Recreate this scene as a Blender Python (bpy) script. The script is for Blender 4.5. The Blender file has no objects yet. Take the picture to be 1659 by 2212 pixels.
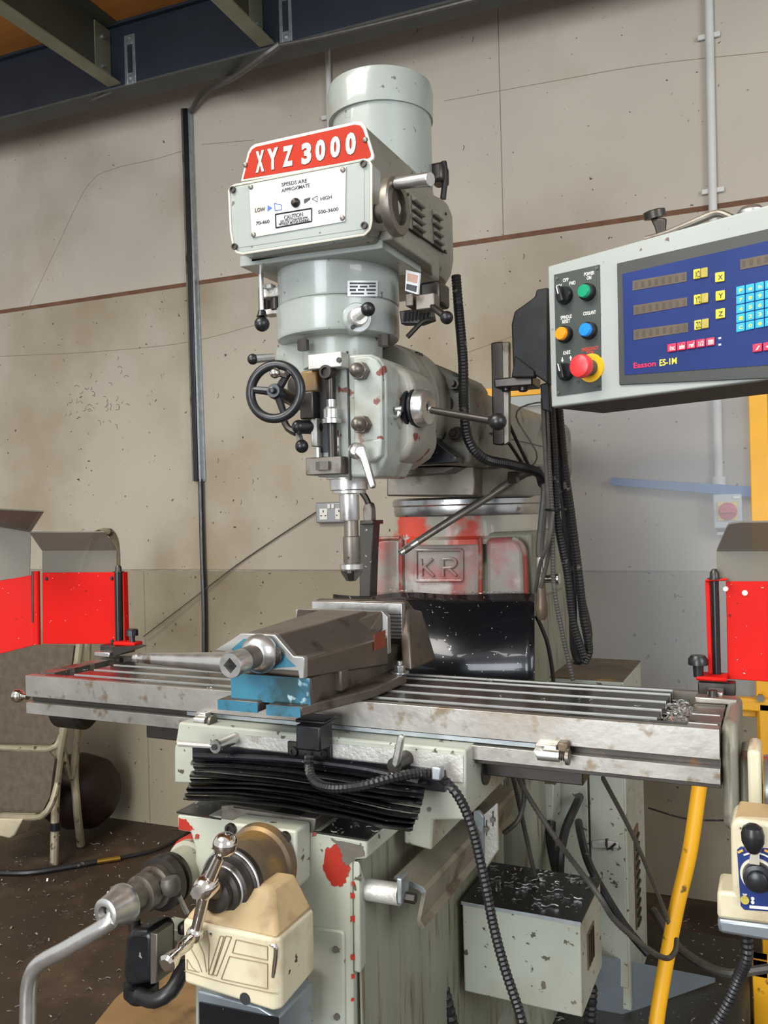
import bpy, bmesh, math, random
from mathutils import Vector, Matrix, Quaternion
random.seed(7)
SC = bpy.context.scene; COL = SC.collection
# ------------------------------------------------------------------ camera
F = 1850.0; PSI = math.radians(24.75); RHO = 0.025; CAMH = 1.41
FW = Vector((-math.sin(PSI), math.cos(PSI), 0)); R0 = Vector((math.cos(PSI), math.sin(PSI), 0)); Z0 = Vector((0, 0, 1))
RV = (R0*math.cos(RHO) - Z0*math.sin(RHO)).normalized(); UV = (R0*math.sin(RHO) + Z0*math.cos(RHO)).normalized()
CP = Vector((0, 0, CAMH))
cam = bpy.data.cameras.new('camera'); co = bpy.data.objects.new('camera', cam); COL.objects.link(co)
cam.sensor_fit = 'VERTICAL'; cam.sensor_height = 24; cam.lens = 24*F/2212; cam.clip_start = .05
co.matrix_world = Matrix(((RV.x, UV.x, -FW.x, 0), (RV.y, UV.y, -FW.y, 0), (RV.z, UV.z, -FW.z, CAMH), (0, 0, 0, 1)))
SC.camera = co
# ------------------------------------------------------------------ light
w = bpy.data.worlds.new('world'); SC.world = w; w.use_nodes = True
w.node_tree.nodes['Background'].inputs[0].default_value = (.95, .96, 1, 1)
w.node_tree.nodes['Background'].inputs[1].default_value = .55
def area(name, loc, target, sx, sy, power, col):
    l = bpy.data.lights.new(name, 'AREA'); l.shape = 'RECTANGLE'; l.size = sx; l.size_y = sy; l.energy = power; l.color = col
    o = bpy.data.objects.new(name, l); COL.objects.link(o); o.location = loc
    o.rotation_euler = (Vector(target)-Vector(loc)).to_track_quat('-Z', 'Y').to_euler(); return o
area('roof_light', (-2.4, -1.2, 4.9), (-.9, 2.0, 1.0), 3.2, 2.0, 190, (1, .95, .87))
area('roller_door_daylight', (-1.2, -3.8, 1.9), (-.7, 1.8, 1.1), 2.0, 2.8, 150, (.9, .95, 1))
area('workshop_window', (2.8, -.6, 2.6), (-.6, 2.0, 1.2), 1.6, 1.6, 55, (.9, .95, 1))
SC.view_settings.view_transform = 'Standard'; SC.view_settings.look = 'None'
SC.view_settings.exposure = 0.5; SC.view_settings.gamma = 1; SC.view_settings.use_curve_mapping = False

# ------------------------------------------------------------------ helpers
def ray(x, y): return FW + (x-829.5)/F*RV - (y-1106)/F*UV
def A(x, y, Y=None, X=None, Z=None, d=None):
    v = ray(x, y)
    t = X/v.x if X is not None else Y/v.y if Y is not None else (Z-CAMH)/v.z if Z is not None else d
    return CP + v*t
def PL(x, y, P, n):
    v = ray(x, y); return CP + v*((P-CP).dot(n)/v.dot(n))
def s2l(c): return c/12.92 if c <= .04045 else ((c+.055)/1.055)**2.4
def hx(h): return tuple(s2l(int(h[i:i+2], 16)/255) for i in (0, 2, 4))+(1,)
MATS = {}
def mat(name, col, rough=.5, metal=0., var=.12, scale=9., spots=None, bump=.0, bscale=60., coat=0., spots2=None, rvar=.12, stretch=None, emit=None):
    m = bpy.data.materials.new(name); m.use_nodes = True; nt = m.node_tree; N = nt.nodes; L = nt.links
    b = N['Principled BSDF']; tc = N.new('ShaderNodeTexCoord'); src = tc.outputs['Object']
    if stretch:
        mp = N.new('ShaderNodeMapping'); mp.inputs['Scale'].default_value = stretch; L.new(src, mp.inputs[0]); src = mp.outputs[0]
    def noise(sc, det=4.):
        n = N.new('ShaderNodeTexNoise'); n.inputs['Scale'].default_value = sc; n.inputs['Detail'].default_value = det; L.new(src, n.inputs['Vector']); return n.outputs['Fac']
    def ramp(f, a, c):
        r = N.new('ShaderNodeMapRange'); r.inputs[1].default_value = a; r.inputs[2].default_value = c; L.new(f, r.inputs[0]); return r.outputs[0]
    def mix(f, c1, c2):
        x = N.new('ShaderNodeMix'); x.data_type = 'RGBA'; L.new(f, x.inputs['Factor'])
        for k, c in ((6, c1), (7, c2)):
            if isinstance(c, tuple): x.inputs[k].default_value = c
            else: L.new(c, x.inputs[k])
        return x.outputs[2]
    base = hx(col); f = noise(scale)
    out = mix(ramp(f, .3, .7), tuple(min(1, v*(1+var)) for v in base[:3])+(1,), tuple(v*(1-var) for v in base[:3])+(1,))
    for sp in (spots, spots2):
        if sp: out = mix(ramp(noise(sp[1], 6.), sp[2], sp[2]+(sp[3] if len(sp) > 3 else .03)), out, hx(sp[0]))
    L.new(out, b.inputs['Base Color'])
    b.inputs['Metallic'].default_value = metal
    L.new(ramp(noise(scale*2.3), .2, .8), N.new('ShaderNodeMath').inputs[0]); mm = N[-1] if False else [n for n in N if n.bl_idname == 'ShaderNodeMath'][-1]
    mm.operation = 'MULTIPLY_ADD'; mm.inputs[1].default_value = rvar; mm.inputs[2].default_value = max(.03, rough-rvar/2); L.new(mm.outputs[0], b.inputs['Roughness'])
    b.inputs['Coat Weight'].default_value = coat
    if bump:
        bp = N.new('ShaderNodeBump'); bp.inputs['Strength'].default_value = bump; bp.inputs['Distance'].default_value = .002
        L.new(noise(bscale, 5.), bp.inputs['Height']); L.new(bp.outputs[0], b.inputs['Normal'])
    if emit:
        b.inputs['Emission Color'].default_value = hx(col); b.inputs['Emission Strength'].default_value = emit
    MATS[name] = m; return m
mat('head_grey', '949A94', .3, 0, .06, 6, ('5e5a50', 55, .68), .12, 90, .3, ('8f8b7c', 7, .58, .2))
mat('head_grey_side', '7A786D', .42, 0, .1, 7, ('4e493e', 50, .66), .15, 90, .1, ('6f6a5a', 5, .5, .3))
mat('quill_grey', '989D95', .36, 0, .1, 8, ('6b2f20', 26, .645, .02), .25, 70, .2, ('77705e', 11, .52, .2))
mat('adapter_grey', '757264', .45, 0, .14, 8, ('35302a', 14, .58, .12), .2, 70, .1, ('6b3a2a', 26, .70))
mat('base_green', 'A1A496', .45, 0, .1, 4, ('4d4536', 55, .645), .15, 60, .1, ('8c8268', 5, .50, .3))
mat('base_green_dirty', '7F806E', .5, 0, .14, 3, ('5a4630', 12, .55, .2), .15, 60, 0, None, .1, (5, 5, .6))
mat('knee_paint', 'A6A897', .42, 0, .08, 5, ('B5392B', 11, .69, .012), .15, 60, .1, ('4f4538', 45, .67))
mat('red_primer', '9C2F22', .5, 0, .15, 12, ('7a6a60', 18, .56, .1), .2, 70)
mat('column_red', '9C5A54', .4, 0, .15, 9, ('B9B3AC', 13, .52, .12), .4, 45, .2, ('8a8278', 6, .46, .12))
mat('column_band', 'A09C8C', .4, 0, .12, 6, ('C5432E', 5, .53, .05), .25, 60, .15, ('d6d4cc', 16, .62, .05))
mat('rust_red_edge', '8C3B2C', .45, 0, .1, 9, ('8d8878', 14, .5, .1), .2)
mat('bright_steel', 'C9C8C4', .28, .9, .08, 14, ('8a7a66', 22, .66, .08), .08, 120, 0, None, .2)
mat('apron_steel', 'AAA69F', .36, .8, .1, 5, ('8b7d69', 34, .59, .10), .2, 60, 0, ('8f8271', 5, .52, .25), .25)
mat('lit_steel', 'D0D0CC', .35, .7, .05, 20)  # paler steel, with the light on camera-facing slot walls in its colour
mat('table_top', '57544F', .22, .8, .12, 6, ('8a8378', 26, .62, .06), .05, 90, 0, None, .2)
mat('ground_steel', 'A8A9A8', .25, .9, .1, 16, ('6a5a48', 24, .64, .06), .06, 90)
mat('dull_steel', '7B756C', .42, .75, .15, 10, ('4a3b2e', 16, .56, .14), .12, 80)
mat('dark_steel', '46423E', .38, .75, .18, 12, ('6b4b35', 22, .64, .08), .12, 80)
mat('scraped_silver', 'BDBBB4', .42, .45, .1, 25, ('8a8272', 18, .6, .1), .5, 150)
mat('chrome', 'D8D2C8', .1, 1, .04, 10, None, 0)
mat('galvanised', 'A9B0B2', .38, .8, .14, 40)
mat('black_plastic', '17181A', .35, 0, .2, 12, ('5a5a5a', 120, .72), .1, 90)
mat('arm_black', '121315', .65, 0, .2, 12, ('5a5a5a', 120, .70))
mat('handwheel_black', '2B2C2D', .3, .4, .15, 20, None, .05)
mat('black_rubber', '17181C', .3, 0, .3, 18, ('8a8a86', 90, .69), .25, 60)
mat('black_sheet', '1c1e22', .26, .5, .2, 4, ('B5B5B2', 95, .69, .01), .2, 14, .4)
mat('hose_black', '1C1B1B', .38, 0, .25, 30, ('55514a', 40, .66), 0)
mat('hose_grey', '55524C', .45, .3, .2, 30)
mat('bronze_cast', '665745', .45, .35, .22, 10, ('8a6c3c', 12, .54, .14), .2)
mat('cream_plastic', 'C3BA9E', .42, 0, .06, 6, ('866841', 8, .49, .22), .08, 60, .1, ('4a3a28', 50, .69))
mat('cream_top', 'A38C66', .55, 0, .15, 8, ('6a5034', 14, .52, .18), .25, 60)
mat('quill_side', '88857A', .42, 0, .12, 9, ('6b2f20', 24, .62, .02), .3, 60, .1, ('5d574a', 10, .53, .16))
mat('gutter_steel', '8B8371', .5, .4, .12, 8, ('5b503e', 14, .56, .12), .12)
mat('moulding_line', '7d6a4c', .6)
mat('console_white', 'A0A5A0', .42, 0, .04, 5, ('6a5248', 60, .70), .05, 60, .1)
mat('console_under', '4a4640', .7, 0, .2, 20)
mat('panel_dark', '3E4541', .5, 0, .06, 9)
mat('bezel_dark', '3B3D3A', .5, 0, .06, 9)
mat('panel_blue', '24346A', .45, 0, .12, 6, None, 0, 60, 0)
mat('display_brown', '5C5145', .3, 0, .08, 30, None, 0)
mat('digit_brown', '51473b', .3)
mat('key_yellow', 'E0CB3C', .4, 0, .08, 14, ('a3954a', 60, .6, .1))
mat('key_yellow_worn', 'A99A42', .45, 0, .15, 60)
mat('key_blue', '2FA4DC', .35, 0, .08, 30)
mat('key_red', 'DA3150', .35, 0, .06, 30)
mat('button_green', '149068', .28, 0, .04); mat('button_orange', 'F09317', .28, 0, .04); mat('button_blue', '1A84E0', .28, 0, .04)
mat('estop_red', 'DD3A3C', .35, 0, .05); mat('estop_yellow', 'E9B41E', .4, 0, .08)
mat('ink_white', 'E2DFD6', .5, 0, 0); mat('ink_black', '2A2A2C', .5, 0, 0); mat('ink_red', 'C9402F', .5, 0, 0); mat('tag_cream', 'B58F7C', .5, 0, .1, 60); mat('ink_yellow', 'E5D83A', .5, 0, 0)
mat('ink_crimson', 'D42345', .5, 0, 0); mat('ink_blue', '2F57C8', .5, 0, 0); mat('ink_gold', 'D9A23A', .5, 0, 0)
mat('name_red', 'A3260C', .6, 0, .08, 10)
mat('name_cream', 'D6CFBC', .35, 0, .04)
mat('label_plate', 'C2C4C3', .36, .35, .04, 6, ('b59a72', 9, .66, .1))
mat('guard_red', 'BE120B', .6, 0, .08, 5, ('f0b8a8', 120, .72, .01), .05, 40, 0, ('6e1712', 60, .71))
mat('rail_black', '1d1d1e', .25, .3, .2, 20)
mat('vise_brown', '6A6057', .36, .65, .14, 8, ('473b30', 18, .57, .12), .1, 80)
mat('vise_face', 'ABABA8', .34, .8, .08, 14)
mat('vise_teal', '2A6A80', .5, 0, .14, 14, ('244a50', 20, .52, .1), .2, 60, .1, ('a8c4c4', 30, .68, .04))
mat('yellow_paint', 'E5A61C', .42, 0, .08, 6, ('6d5223', 26, .66, .06), .06)
mat('wood_ply', 'A86C2A', .6, 0, .12, 3, None, .1, 40, 0, None, .1, (1, 8, 8))
mat('beam_blue', '232B35', .5, .2, .12, 5)
mat('beam_flange', '4A4B48', .55, .2, .12, 7)
mat('joist_grey', '4B4A3E', .55, .3, .14, 5)
mat('joist_flange', '7D7D68', .5, .3, .14, 9)
mat('pipe_white', 'C9C8C2', .5, 0, .08, 8)
mat('socket_grey', '9A9C9E', .4, .5, .05); mat('isolator_grey', 'B3B9BA', .45, 0, .05, 8); mat('isolator_yellow', 'D6BB62', .45); mat('isolator_red', 'B8414E', .45)
mat('chair_tube', '9D927A', .45, .3, .18, 16, ('4a3d2e', 22, .6, .06), .1)
mat('chair_mesh', '5C5142', .8, 0, .2, 30, None, .4, 300)
mat('drum_rust', '24120d', .5, .2, .25, 6)
mat('cardboard', '8A6C45', .7, 0, .15, 5, ('54402a', 12, .56, .2), .1, 50)
mat('sack_white', 'B5A98E', .7, 0, .15, 12, None, .2)
mat('brass', 'B08A3C', .3, .9, .1)
mat('swarf', 'D9D8D4', .25, .8, .1)
mat('joint_brown', '6B4B38', .9, 0, .2, 20, None, .5, 40)
mat('concrete_joint', '8f8676', .9, 0, .2, 20)
mat('red_stain', '84402f', .4, .4, .2, 20)
mat('ink_dirt', '4a3f30', .9, 0, .1)
mat('crack_line', '8b806e', .9, 0, .1)
mat('blue_bar', '3A689E', .45, 0, .1)
mat('tray_sheet', '8F979C', .3, .6, .12, 4)
mat('pan_dark', '37352F', .5, .2, .2, 6, ('a8a6a0', 70, .68, .02), .2)
# wall, floor, clear sheet: a little more built up
def wall_mat():
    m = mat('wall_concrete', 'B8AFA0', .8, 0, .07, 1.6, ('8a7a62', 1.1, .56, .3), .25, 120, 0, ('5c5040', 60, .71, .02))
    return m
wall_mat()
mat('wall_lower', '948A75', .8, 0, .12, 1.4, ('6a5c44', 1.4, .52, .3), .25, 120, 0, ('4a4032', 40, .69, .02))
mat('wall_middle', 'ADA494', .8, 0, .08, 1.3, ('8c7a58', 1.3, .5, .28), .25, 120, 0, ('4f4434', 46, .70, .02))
mat('floor_dirt', '3A2C20', .55, 0, .3, 2.2, ('5a4a38', 4, .55, .2), .5, 30, 0, ('8f8576', 90, .70, .01))
def clear_mat():
    m = bpy.data.materials.new('clear_sheet'); m.use_nodes = True; b = m.node_tree.nodes['Principled BSDF']
    b.inputs['Base Color'].default_value = hx('B4BAC0'); b.inputs['Roughness'].default_value = .35; b.inputs['Alpha'].default_value = .25
    nt = m.node_tree; n = nt.nodes.new('ShaderNodeTexNoise'); n.inputs['Scale'].default_value = 2.5; r = nt.nodes.new('ShaderNodeMapRange')
    r.inputs[3].default_value = .06; r.inputs[4].default_value = .38; nt.links.new(n.outputs['Fac'], r.inputs[0]); nt.links.new(r.outputs[0], b.inputs['Alpha'])
    MATS['clear_sheet'] = m
    m = bpy.data.materials.new('scratched_screen'); m.use_nodes = True; b = m.node_tree.nodes['Principled BSDF']
    b.inputs['Base Color'].default_value = hx('6F6A5E'); b.inputs['Roughness'].default_value = .55; b.inputs['Alpha'].default_value = .8; MATS['scratched_screen'] = m
clear_mat()
for n_ in ('name_red', 'guard_red', 'red_primer', 'panel_blue', 'wall_concrete', 'wall_middle', 'wall_lower'): MATS[n_].node_tree.nodes['Principled BSDF'].inputs['Specular IOR Level'].default_value = .18

WO = {}
def tag(o, label, cat, group=None, kind=None):
    if label: o['label'] = label
    if cat: o['category'] = cat
    if group: o['group'] = group
    if kind: o['kind'] = kind
    return o
def thing(name, label, cat, loc, group=None):
    o = bpy.data.objects.new(name, None); o.empty_display_size = .05; COL.objects.link(o); o.location = loc; WO[o] = Vector(loc)
    return tag(o, label, cat, group)
def orth(a):
    a = a.normalized(); t = Vector((0, 0, 1)) if abs(a.z) < .9 else Vector((1, 0, 0))
    u = a.cross(t).normalized(); return a, u, a.cross(u).normalized()
class G:
    def __init__(s): s.b = bmesh.new()
    def box(s, x0, x1, y0, y1, z0, z1):
        r = bmesh.ops.create_cube(s.b, size=1, matrix=Matrix.Translation(((x0+x1)/2, (y0+y1)/2, (z0+z1)/2)) @ Matrix.Diagonal((abs(x1-x0), abs(y1-y0), abs(z1-z0), 1))); return s
    def obox(s, c, ax, ay, az):   # centre and three full-size edge vectors
        v = [s.b.verts.new(Vector(c)+ax*(i-.5)+ay*(j-.5)+az*(k-.5)) for i in (0, 1) for j in (0, 1) for k in (0, 1)]
        for f in ((0, 1, 3, 2), (4, 6, 7, 5), (0, 4, 5, 1), (2, 3, 7, 6), (0, 2, 6, 4), (1, 5, 7, 3)): s.b.faces.new([v[i] for i in f])
        return s
    def prism(s, pts, vec, pts2=None):
        vec = Vector(vec) if vec is not None else None
        a = [s.b.verts.new(p) for p in pts]; c = [s.b.verts.new(Vector(p)+vec if pts2 is None else p2) for p, p2 in zip(pts, pts2 or pts)]
        n = len(a); s.b.faces.new(a); s.b.faces.new(c[::-1])
        for i in range(n): s.b.faces.new((a[i], c[i], c[(i+1) % n], a[(i+1) % n]))
        return s
    def lathe(s, o, ax, prof, seg=32, closed=False):
        a, u, v = orth(Vector(ax)); o = Vector(o); rings = []
        for t, r in prof:
            r = max(r, 1e-5); rings.append([s.b.verts.new(o+a*t+(u*math.cos(2*math.pi*k/seg)+v*math.sin(2*math.pi*k/seg))*r) for k in range(seg)])
        for q in range(len(rings)-1):
            for k in range(seg): s.b.faces.new((rings[q][k], rings[q+1][k], rings[q+1][(k+1) % seg], rings[q][(k+1) % seg]))
        if closed:
            for k in range(seg): s.b.faces.new((rings[-1][k], rings[0][k], rings[0][(k+1) % seg], rings[-1][(k+1) % seg]))
        else: s.b.faces.new(rings[0][::-1]); s.b.faces.new(rings[-1])
        return s
    def cyl(s, p0, p1, r0, r1=None, seg=20):
        p0 = Vector(p0); p1 = Vector(p1); return s.lathe(p0, p1-p0, [(0, r0), ((p1-p0).length, r0 if r1 is None else r1)], seg)
    def ball(s, c, r, sc=(1, 1, 1), seg=20):
        bmesh.ops.create_uvsphere(s.b, u_segments=seg, v_segments=seg*2//3, radius=r, matrix=Matrix.Translation(c) @ Matrix.Diagonal(tuple(sc)+(1,))); return s
    def torus(s, c, ax, R, r, seg=40, sg=12):
        return s.lathe(c, ax, [(r*math.sin(2*math.pi*k/sg), R+r*math.cos(2*math.pi*k/sg)) for k in range(sg)], seg, True)
    def tube(s, pts, r, seg=10, step=None, rib=0, r1=None):
        P = spline(pts, step or .012)
        n = len(P); prev = None; rings = []
        for i, p in enumerate(P):
            t = (P[min(i+1, n-1)]-P[max(i-1, 0)]).normalized()
            if prev is None: _, u, _ = orth(t)
            else: u = (prev - t*prev.dot(t)).normalized()
            prev = u; v = t.cross(u); rr = r + ((r1-r)*i/(n-1) if r1 is not None else 0)
            if rib: rr = rr*(1+rib if i % 2 else 1-rib)
            rings.append([s.b.verts.new(p+(u*math.cos(2*math.pi*k/seg)+v*math.sin(2*math.pi*k/seg))*rr) for k in range(seg)])
        for q in range(n-1):
            for k in range(seg): s.b.faces.new((rings[q][k], rings[q+1][k], rings[q+1][(k+1) % seg], rings[q][(k+1) % seg]))
        s.b.faces.new(rings[0][::-1]); s.b.faces.new(rings[-1]); return s
    def hexa(s, p0, p1, r): return s.cyl(p0, p1, r, r, 6)
    def out(s, name, m, par=None, bevel=0, label=None, origin=None, seg=2, ang=35, sub=0):
        b = s.b; bmesh.ops.recalc_face_normals(b, faces=b.faces)
        for f in b.faces: f.smooth = True
        ca = math.radians(ang)
        for e in b.edges:
            if len(e.link_faces) == 2 and e.calc_face_angle(0) > ca: e.smooth = False
        if par is not None: pw = WO[par]
        else: pw = Vector((0, 0, 0))
        if origin is None:
            if par is not None: org = pw
            else:
                vs = [v.co for v in b.verts]; org = Vector((sum(v.x for v in vs)/len(vs), sum(v.y for v in vs)/len(vs), min(v.z for v in vs)))
        else: org = Vector(origin)
        for v in b.verts: v.co -= org
        me = bpy.data.meshes.new(name); b.to_mesh(me); b.free(); me.materials.append(MATS[m])
        o = bpy.data.objects.new(name, me); COL.objects.link(o); o.parent = par; o.location = org-pw; WO[o] = org
        if bevel:
            md = o.modifiers.new('bevel', 'BEVEL'); md.width = bevel; md.segments = seg; md.limit_method = 'ANGLE'; md.angle_limit = math.radians(32); md.harden_normals = False
        if label: o['label'] = label
        return o
def spline(pts, step):
    pts = [Vector(p) for p in pts]
    if len(pts) == 2:
        n = max(2, int((pts[1]-pts[0]).length/step)); return [pts[0].lerp(pts[1], i/n) for i in range(n+1)]
    out = []; q = [pts[0]*2-pts[1]]+pts+[pts[-1]*2-pts[-2]]
    for i in range(1, len(q)-2):
        p0, p1, p2, p3 = q[i-1:i+3]; n = max(2, int((p2-p1).length/step))
        for k in range(n):
            t = k/n; out.append(.5*((2*p1)+(p2-p0)*t+(2*p0-5*p1+4*p2-p3)*t*t+(3*p1-p0-3*p2+p3)*t**3))
    out.append(pts[-1]); return out
def inst(src, par, loc):    # another copy of a small part, sharing its mesh
    c = src.copy(); COL.objects.link(c); c.parent = par; WO[c] = Vector(loc); c.location = Vector(loc)-(WO[par] if par else Vector((0, 0, 0)))
    return c
def px(pts, **k): return [A(x, y, **k) for x, y in pts]
def ppl(pts, P, n): return [PL(x, y, P, n) for x, y in pts]
def text(s, bl, br, tl, name, m, par, P=None, n=None, ext=.0006, label=None, bold=.018):
    """flat lettering stretched between three points that lie on a real surface"""
    c = bpy.data.curves.new('t', 'FONT'); c.body = s; c.extrude = .02; c.offset = bold; c.resolution_u = 3; c.align_x = 'CENTER'; c.space_line = .85
    o = bpy.data.objects.new('t', c); COL.objects.link(o); dg = bpy.context.evaluated_depsgraph_get(); dg.update()
    me = bpy.data.meshes.new_from_object(o.evaluated_get(dg)); bpy.data.objects.remove(o)
    if P is not None: bl, br, tl = PL(*bl, P, n), PL(*br, P, n), PL(*tl, P, n)
    ex = br-bl; ey = tl-bl; nn = ex.cross(ey).normalized()
    xs = [v.co.x for v in me.vertices]; ys = [v.co.y for v in me.vertices]; x0, x1, y0, y1 = min(xs), max(xs), min(ys), max(ys)
    g = G(); g.b.from_mesh(me); bpy.data.meshes.remove(me)
    for v in g.b.verts: v.co = bl + ex*((v.co.x-x0)/(x1-x0)) + ey*((v.co.y-y0)/(y1-y0)) + nn*(ext*(v.co.z/.02*.5+.5))
    return g.out(name, m, par, label=label)
# ================================================================== SETTING
WN = Vector((.0445, -1, 0)).normalized(); WU = Vector((1, .0445, 0)).normalized(); WP = Vector((0, 3.24, 0))   # wall plane: normal, direction, point
def W(u, z, off=0): return WP + WU*u + Z0*z + WN*off
def AW(x, y, off=0): return PL(x, y, WP+WN*off, WN)
def wbox(g, u0, u1, z0, z1, d0, d1):
    return g.obox(W((u0+u1)/2, (z0+z1)/2, (d0+d1)/2), WU*(u1-u0), WN*(d1-d0), Z0*(z1-z0))
g = G(); wbox(g, -7, 3.5, 0, 5.0, -.25, -.003); wall = g.out('wall_back', 'concrete_joint'); wall['kind'] = 'structure'
uj = (AW(1082, 300)-WP).dot(WU); ul = (AW(322, 1700)-WP).dot(WU)
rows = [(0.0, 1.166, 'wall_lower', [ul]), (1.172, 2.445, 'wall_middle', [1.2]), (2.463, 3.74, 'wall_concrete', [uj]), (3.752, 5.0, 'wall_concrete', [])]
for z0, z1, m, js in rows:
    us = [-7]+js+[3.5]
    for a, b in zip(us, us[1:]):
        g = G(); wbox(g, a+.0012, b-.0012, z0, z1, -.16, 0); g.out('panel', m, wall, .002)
g = G(); wbox(g, -7, 3.5, 2.440, 2.468, -.16, -.001); g.out('mastic_joint', 'joint_brown', wall)
g = G(); g.box(-7, 3.5, -4.5, 3.6, -.06, 0); fl = g.out('floor', 'floor_dirt'); fl['kind'] = 'structure'
# mezzanine overhead
g = G(); wbox(g, -6, 2.5, 3.46, 3.482, .05, 2.5); ceil = g.out('ceiling', 'wood_ply'); ceil['kind'] = 'structure'
BY = .24; bm_ = thing('ceiling_beam', 'long dark blue steel channel beam carrying the plywood mezzanine deck', 'beam', W(-2, 3.196, BY))
g = G(); wbox(g, -6, 2.5, 3.205, 3.46, BY+.095, BY+.105); g.out('beam_web', 'beam_blue', bm_)
g = G(); wbox(g, -6, 2.5, 3.196, 3.205, BY, BY+.105); g.out('lower_flange', 'beam_flange', bm_)
g = G(); wbox(g, -6, 2.5, 3.448, 3.46, BY, BY+.125); g.out('upper_flange', 'beam_blue', bm_)
P = WP+WN*(BY+.106)
def uof(x, y, off): return (AW(x, y, off)-WP).dot(WU)
JN = [('steel floor joist bolted to the blue beam, nearer the left corner', 252, 195), ('steel floor joist bolted to the blue beam, above the milling head', 582, 98), ('steel floor joist at the top edge, farthest right along the blue beam', 985, 0)]
for i, (lab, jx, jy) in enumerate(JN):
    u = uof(jx, jy, BY+.11); z = 3.208
    t = thing('floor_joist', lab, 'joist', W(u, z, BY+.11), 'mezzanine joists')
    g = G(); wbox(g, u-.042, u+.022, z, z+.007, BY+.11, 2.45); g.out('bottom_flange', 'joist_flange', t)
    g = G(); wbox(g, u-.042, u-.036, z+.007, 3.46, BY+.11, 2.45); g.out('joist_web', 'joist_grey', t)
    g = G(); wbox(g, u-.042, u+.022, 3.452, 3.46, BY+.11, 2.45); g.out('top_flange', 'joist_grey', t)
    g = G(); wbox(g, u-.034, u-.028, z+.02, 3.44, BY+.108, BY+.20); g.out('end_cleat', 'joist_flange', t)
    b0 = None
    for zz in (3.27, 3.39):
        c = W(u-.028, zz, BY+.16)
        if b0 is None: b0 = G().hexa(c, c+WU*.012, .009).out('bolt', 'galvanised', t, origin=c)
        else: inst(b0, t, c)
    g = G(); a = u+.045
    wbox(g, a, a+.014, z-.01, 3.40, BY+.105, BY+.112); wbox(g, a+.04, a+.054, z-.01, 3.40, BY+.105, BY+.112); wbox(g, a+.014, a+.04, z-.01, z+.035, BY+.105, BY+.112); wbox(g, a+.014, a+.04, 3.36, 3.40, BY+.105, BY+.112)
    g.out('slotted_plate', 'galvanised', t, .001)
    for zz in (z+.012, 3.385):
        c = W(a+.027, zz, BY+.112); inst(b0, t, c)
g = G(); g.tube([AW(0, 250, BY+.07), AW(120, 246, BY+.01), AW(200, 215, BY+.07), AW(240, 200, BY+.12)], .005, 6); tag(g.out('thin_cable', 'hose_grey'), 'thin grey cable clipped under the blue beam at the upper left', 'cable')
# electrics on the wall
t = thing('cable_trunking', 'tall black and galvanised cable trunking on the wall left of the machine', 'trunking', AW(440, 1040))
def strip(x0, x1, y0, y1, x0b, x1b, off0, off1):
    a, b, c, d = AW(x0, y0), AW(x1, y0), AW(x1b, y1), AW(x0b, y1)
    return G().prism([p+WN*off0 for p in (a, b, c, d)], WN*(off1-off0))
strip(399, 417, 240, 1040, 424, 446, .0, .006).out('back_channel', 'galvanised', t)
strip(399, 403, 240, 1040, 424, 427, .006, .03).out('channel_edge', 'dull_steel', t)
strip(404, 414, 240, 1040, 428, 437, .006, .034).out('black_cover', 'black_plastic', t, .003)
strip(414, 418, 240, 1040, 438, 442, .006, .03).out('channel_edge', 'galvanised', t)
g = G(); g.tube([AW(604, 96, .38), AW(560, 128, .37), AW(500, 170, .24), AW(440, 200, .08), AW(411, 242, .022)], .013, 8, r1=.01); g.tube([AW(600, 98, .38), AW(700, 78, .38), AW(900, 30, .38), AW(1100, -22, .38)], .007, 8)
tag(g.out('supply_cable', 'hose_grey'), 'grey supply cable sagging from the blue beam into the black trunking', 'cable')
g = G(); g.tube([AW(433, 1035, .02), AW(437, 1200, .02), AW(441, 1340, .02), AW(441, 1560, .02)], .011, 8, .03); tag(g.out('drop_cable', 'black_plastic'), 'thick black cable running down the wall below the trunking', 'cable')
t = thing('conduit', 'short white conduit behind the grey motor', 'conduit', AW(712, 270), 'white wall conduits')
G().tube([AW(707, 60, .02), AW(713, 330, .02)], .011, 12, .3).out('pipe', 'pipe_white', t)
g = G(); c = AW(712, 252, .012); g.obox(c, WU*.075, WN*.012, Z0*.018); s = g.out('saddle_clip', 'pipe_white', t, .003, origin=c)
t = thing('conduit', 'long white conduit dropping to the rotary isolator above the console', 'conduit', AW(1553, 1060), 'white wall conduits')
G().tube([AW(1530, -60, .02), AW(1541, 500, .02), AW(1553, 1062, .02)], .0145, 12, .3).out('pipe', 'pipe_white', t)
for xy in ((1531, 78), (1540, 412)): inst(s, t, AW(*xy, .012))
g = G(); g.cyl(AW(1553, 1030, .02), AW(1554, 1064, .02), .022, .022, 16); g.out('coupler', 'pipe_white', t)
t = thing('isolator_switch', 'grey wall isolator with a red rotary knob on a yellow plate', 'switch', AW(1572, 1145))
cc = AW(1572, 1104); 
g = G(); g.obox(cc+WN*.04, WU*.092, WN*.08, Z0*.118); g.out('enclosure', 'isolator_grey', t, .005)
g = G(); g.obox(cc+WN*.083+Z0*.0, WU*.064, WN*.006, Z0*.064); g.out('yellow_plate', 'isolator_yellow', t, .001)
G().lathe(cc+WN*.086, WN, [(0, .030), (.01, .029), (.012, .026)], 32).out('rotary_dial', 'isolator_red', t)
g = G(); g.obox(cc+WN*.103, WU*.052, WN*.014, Z0*.013); g.out('grip', 'isolator_red', t, .003)
g = G(); g.obox(cc+WN*.083+Z0*.047+WU*.03, WU*.022, WN*.003, Z0*.008); g.out('label_strip', 'ink_white', t)
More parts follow.
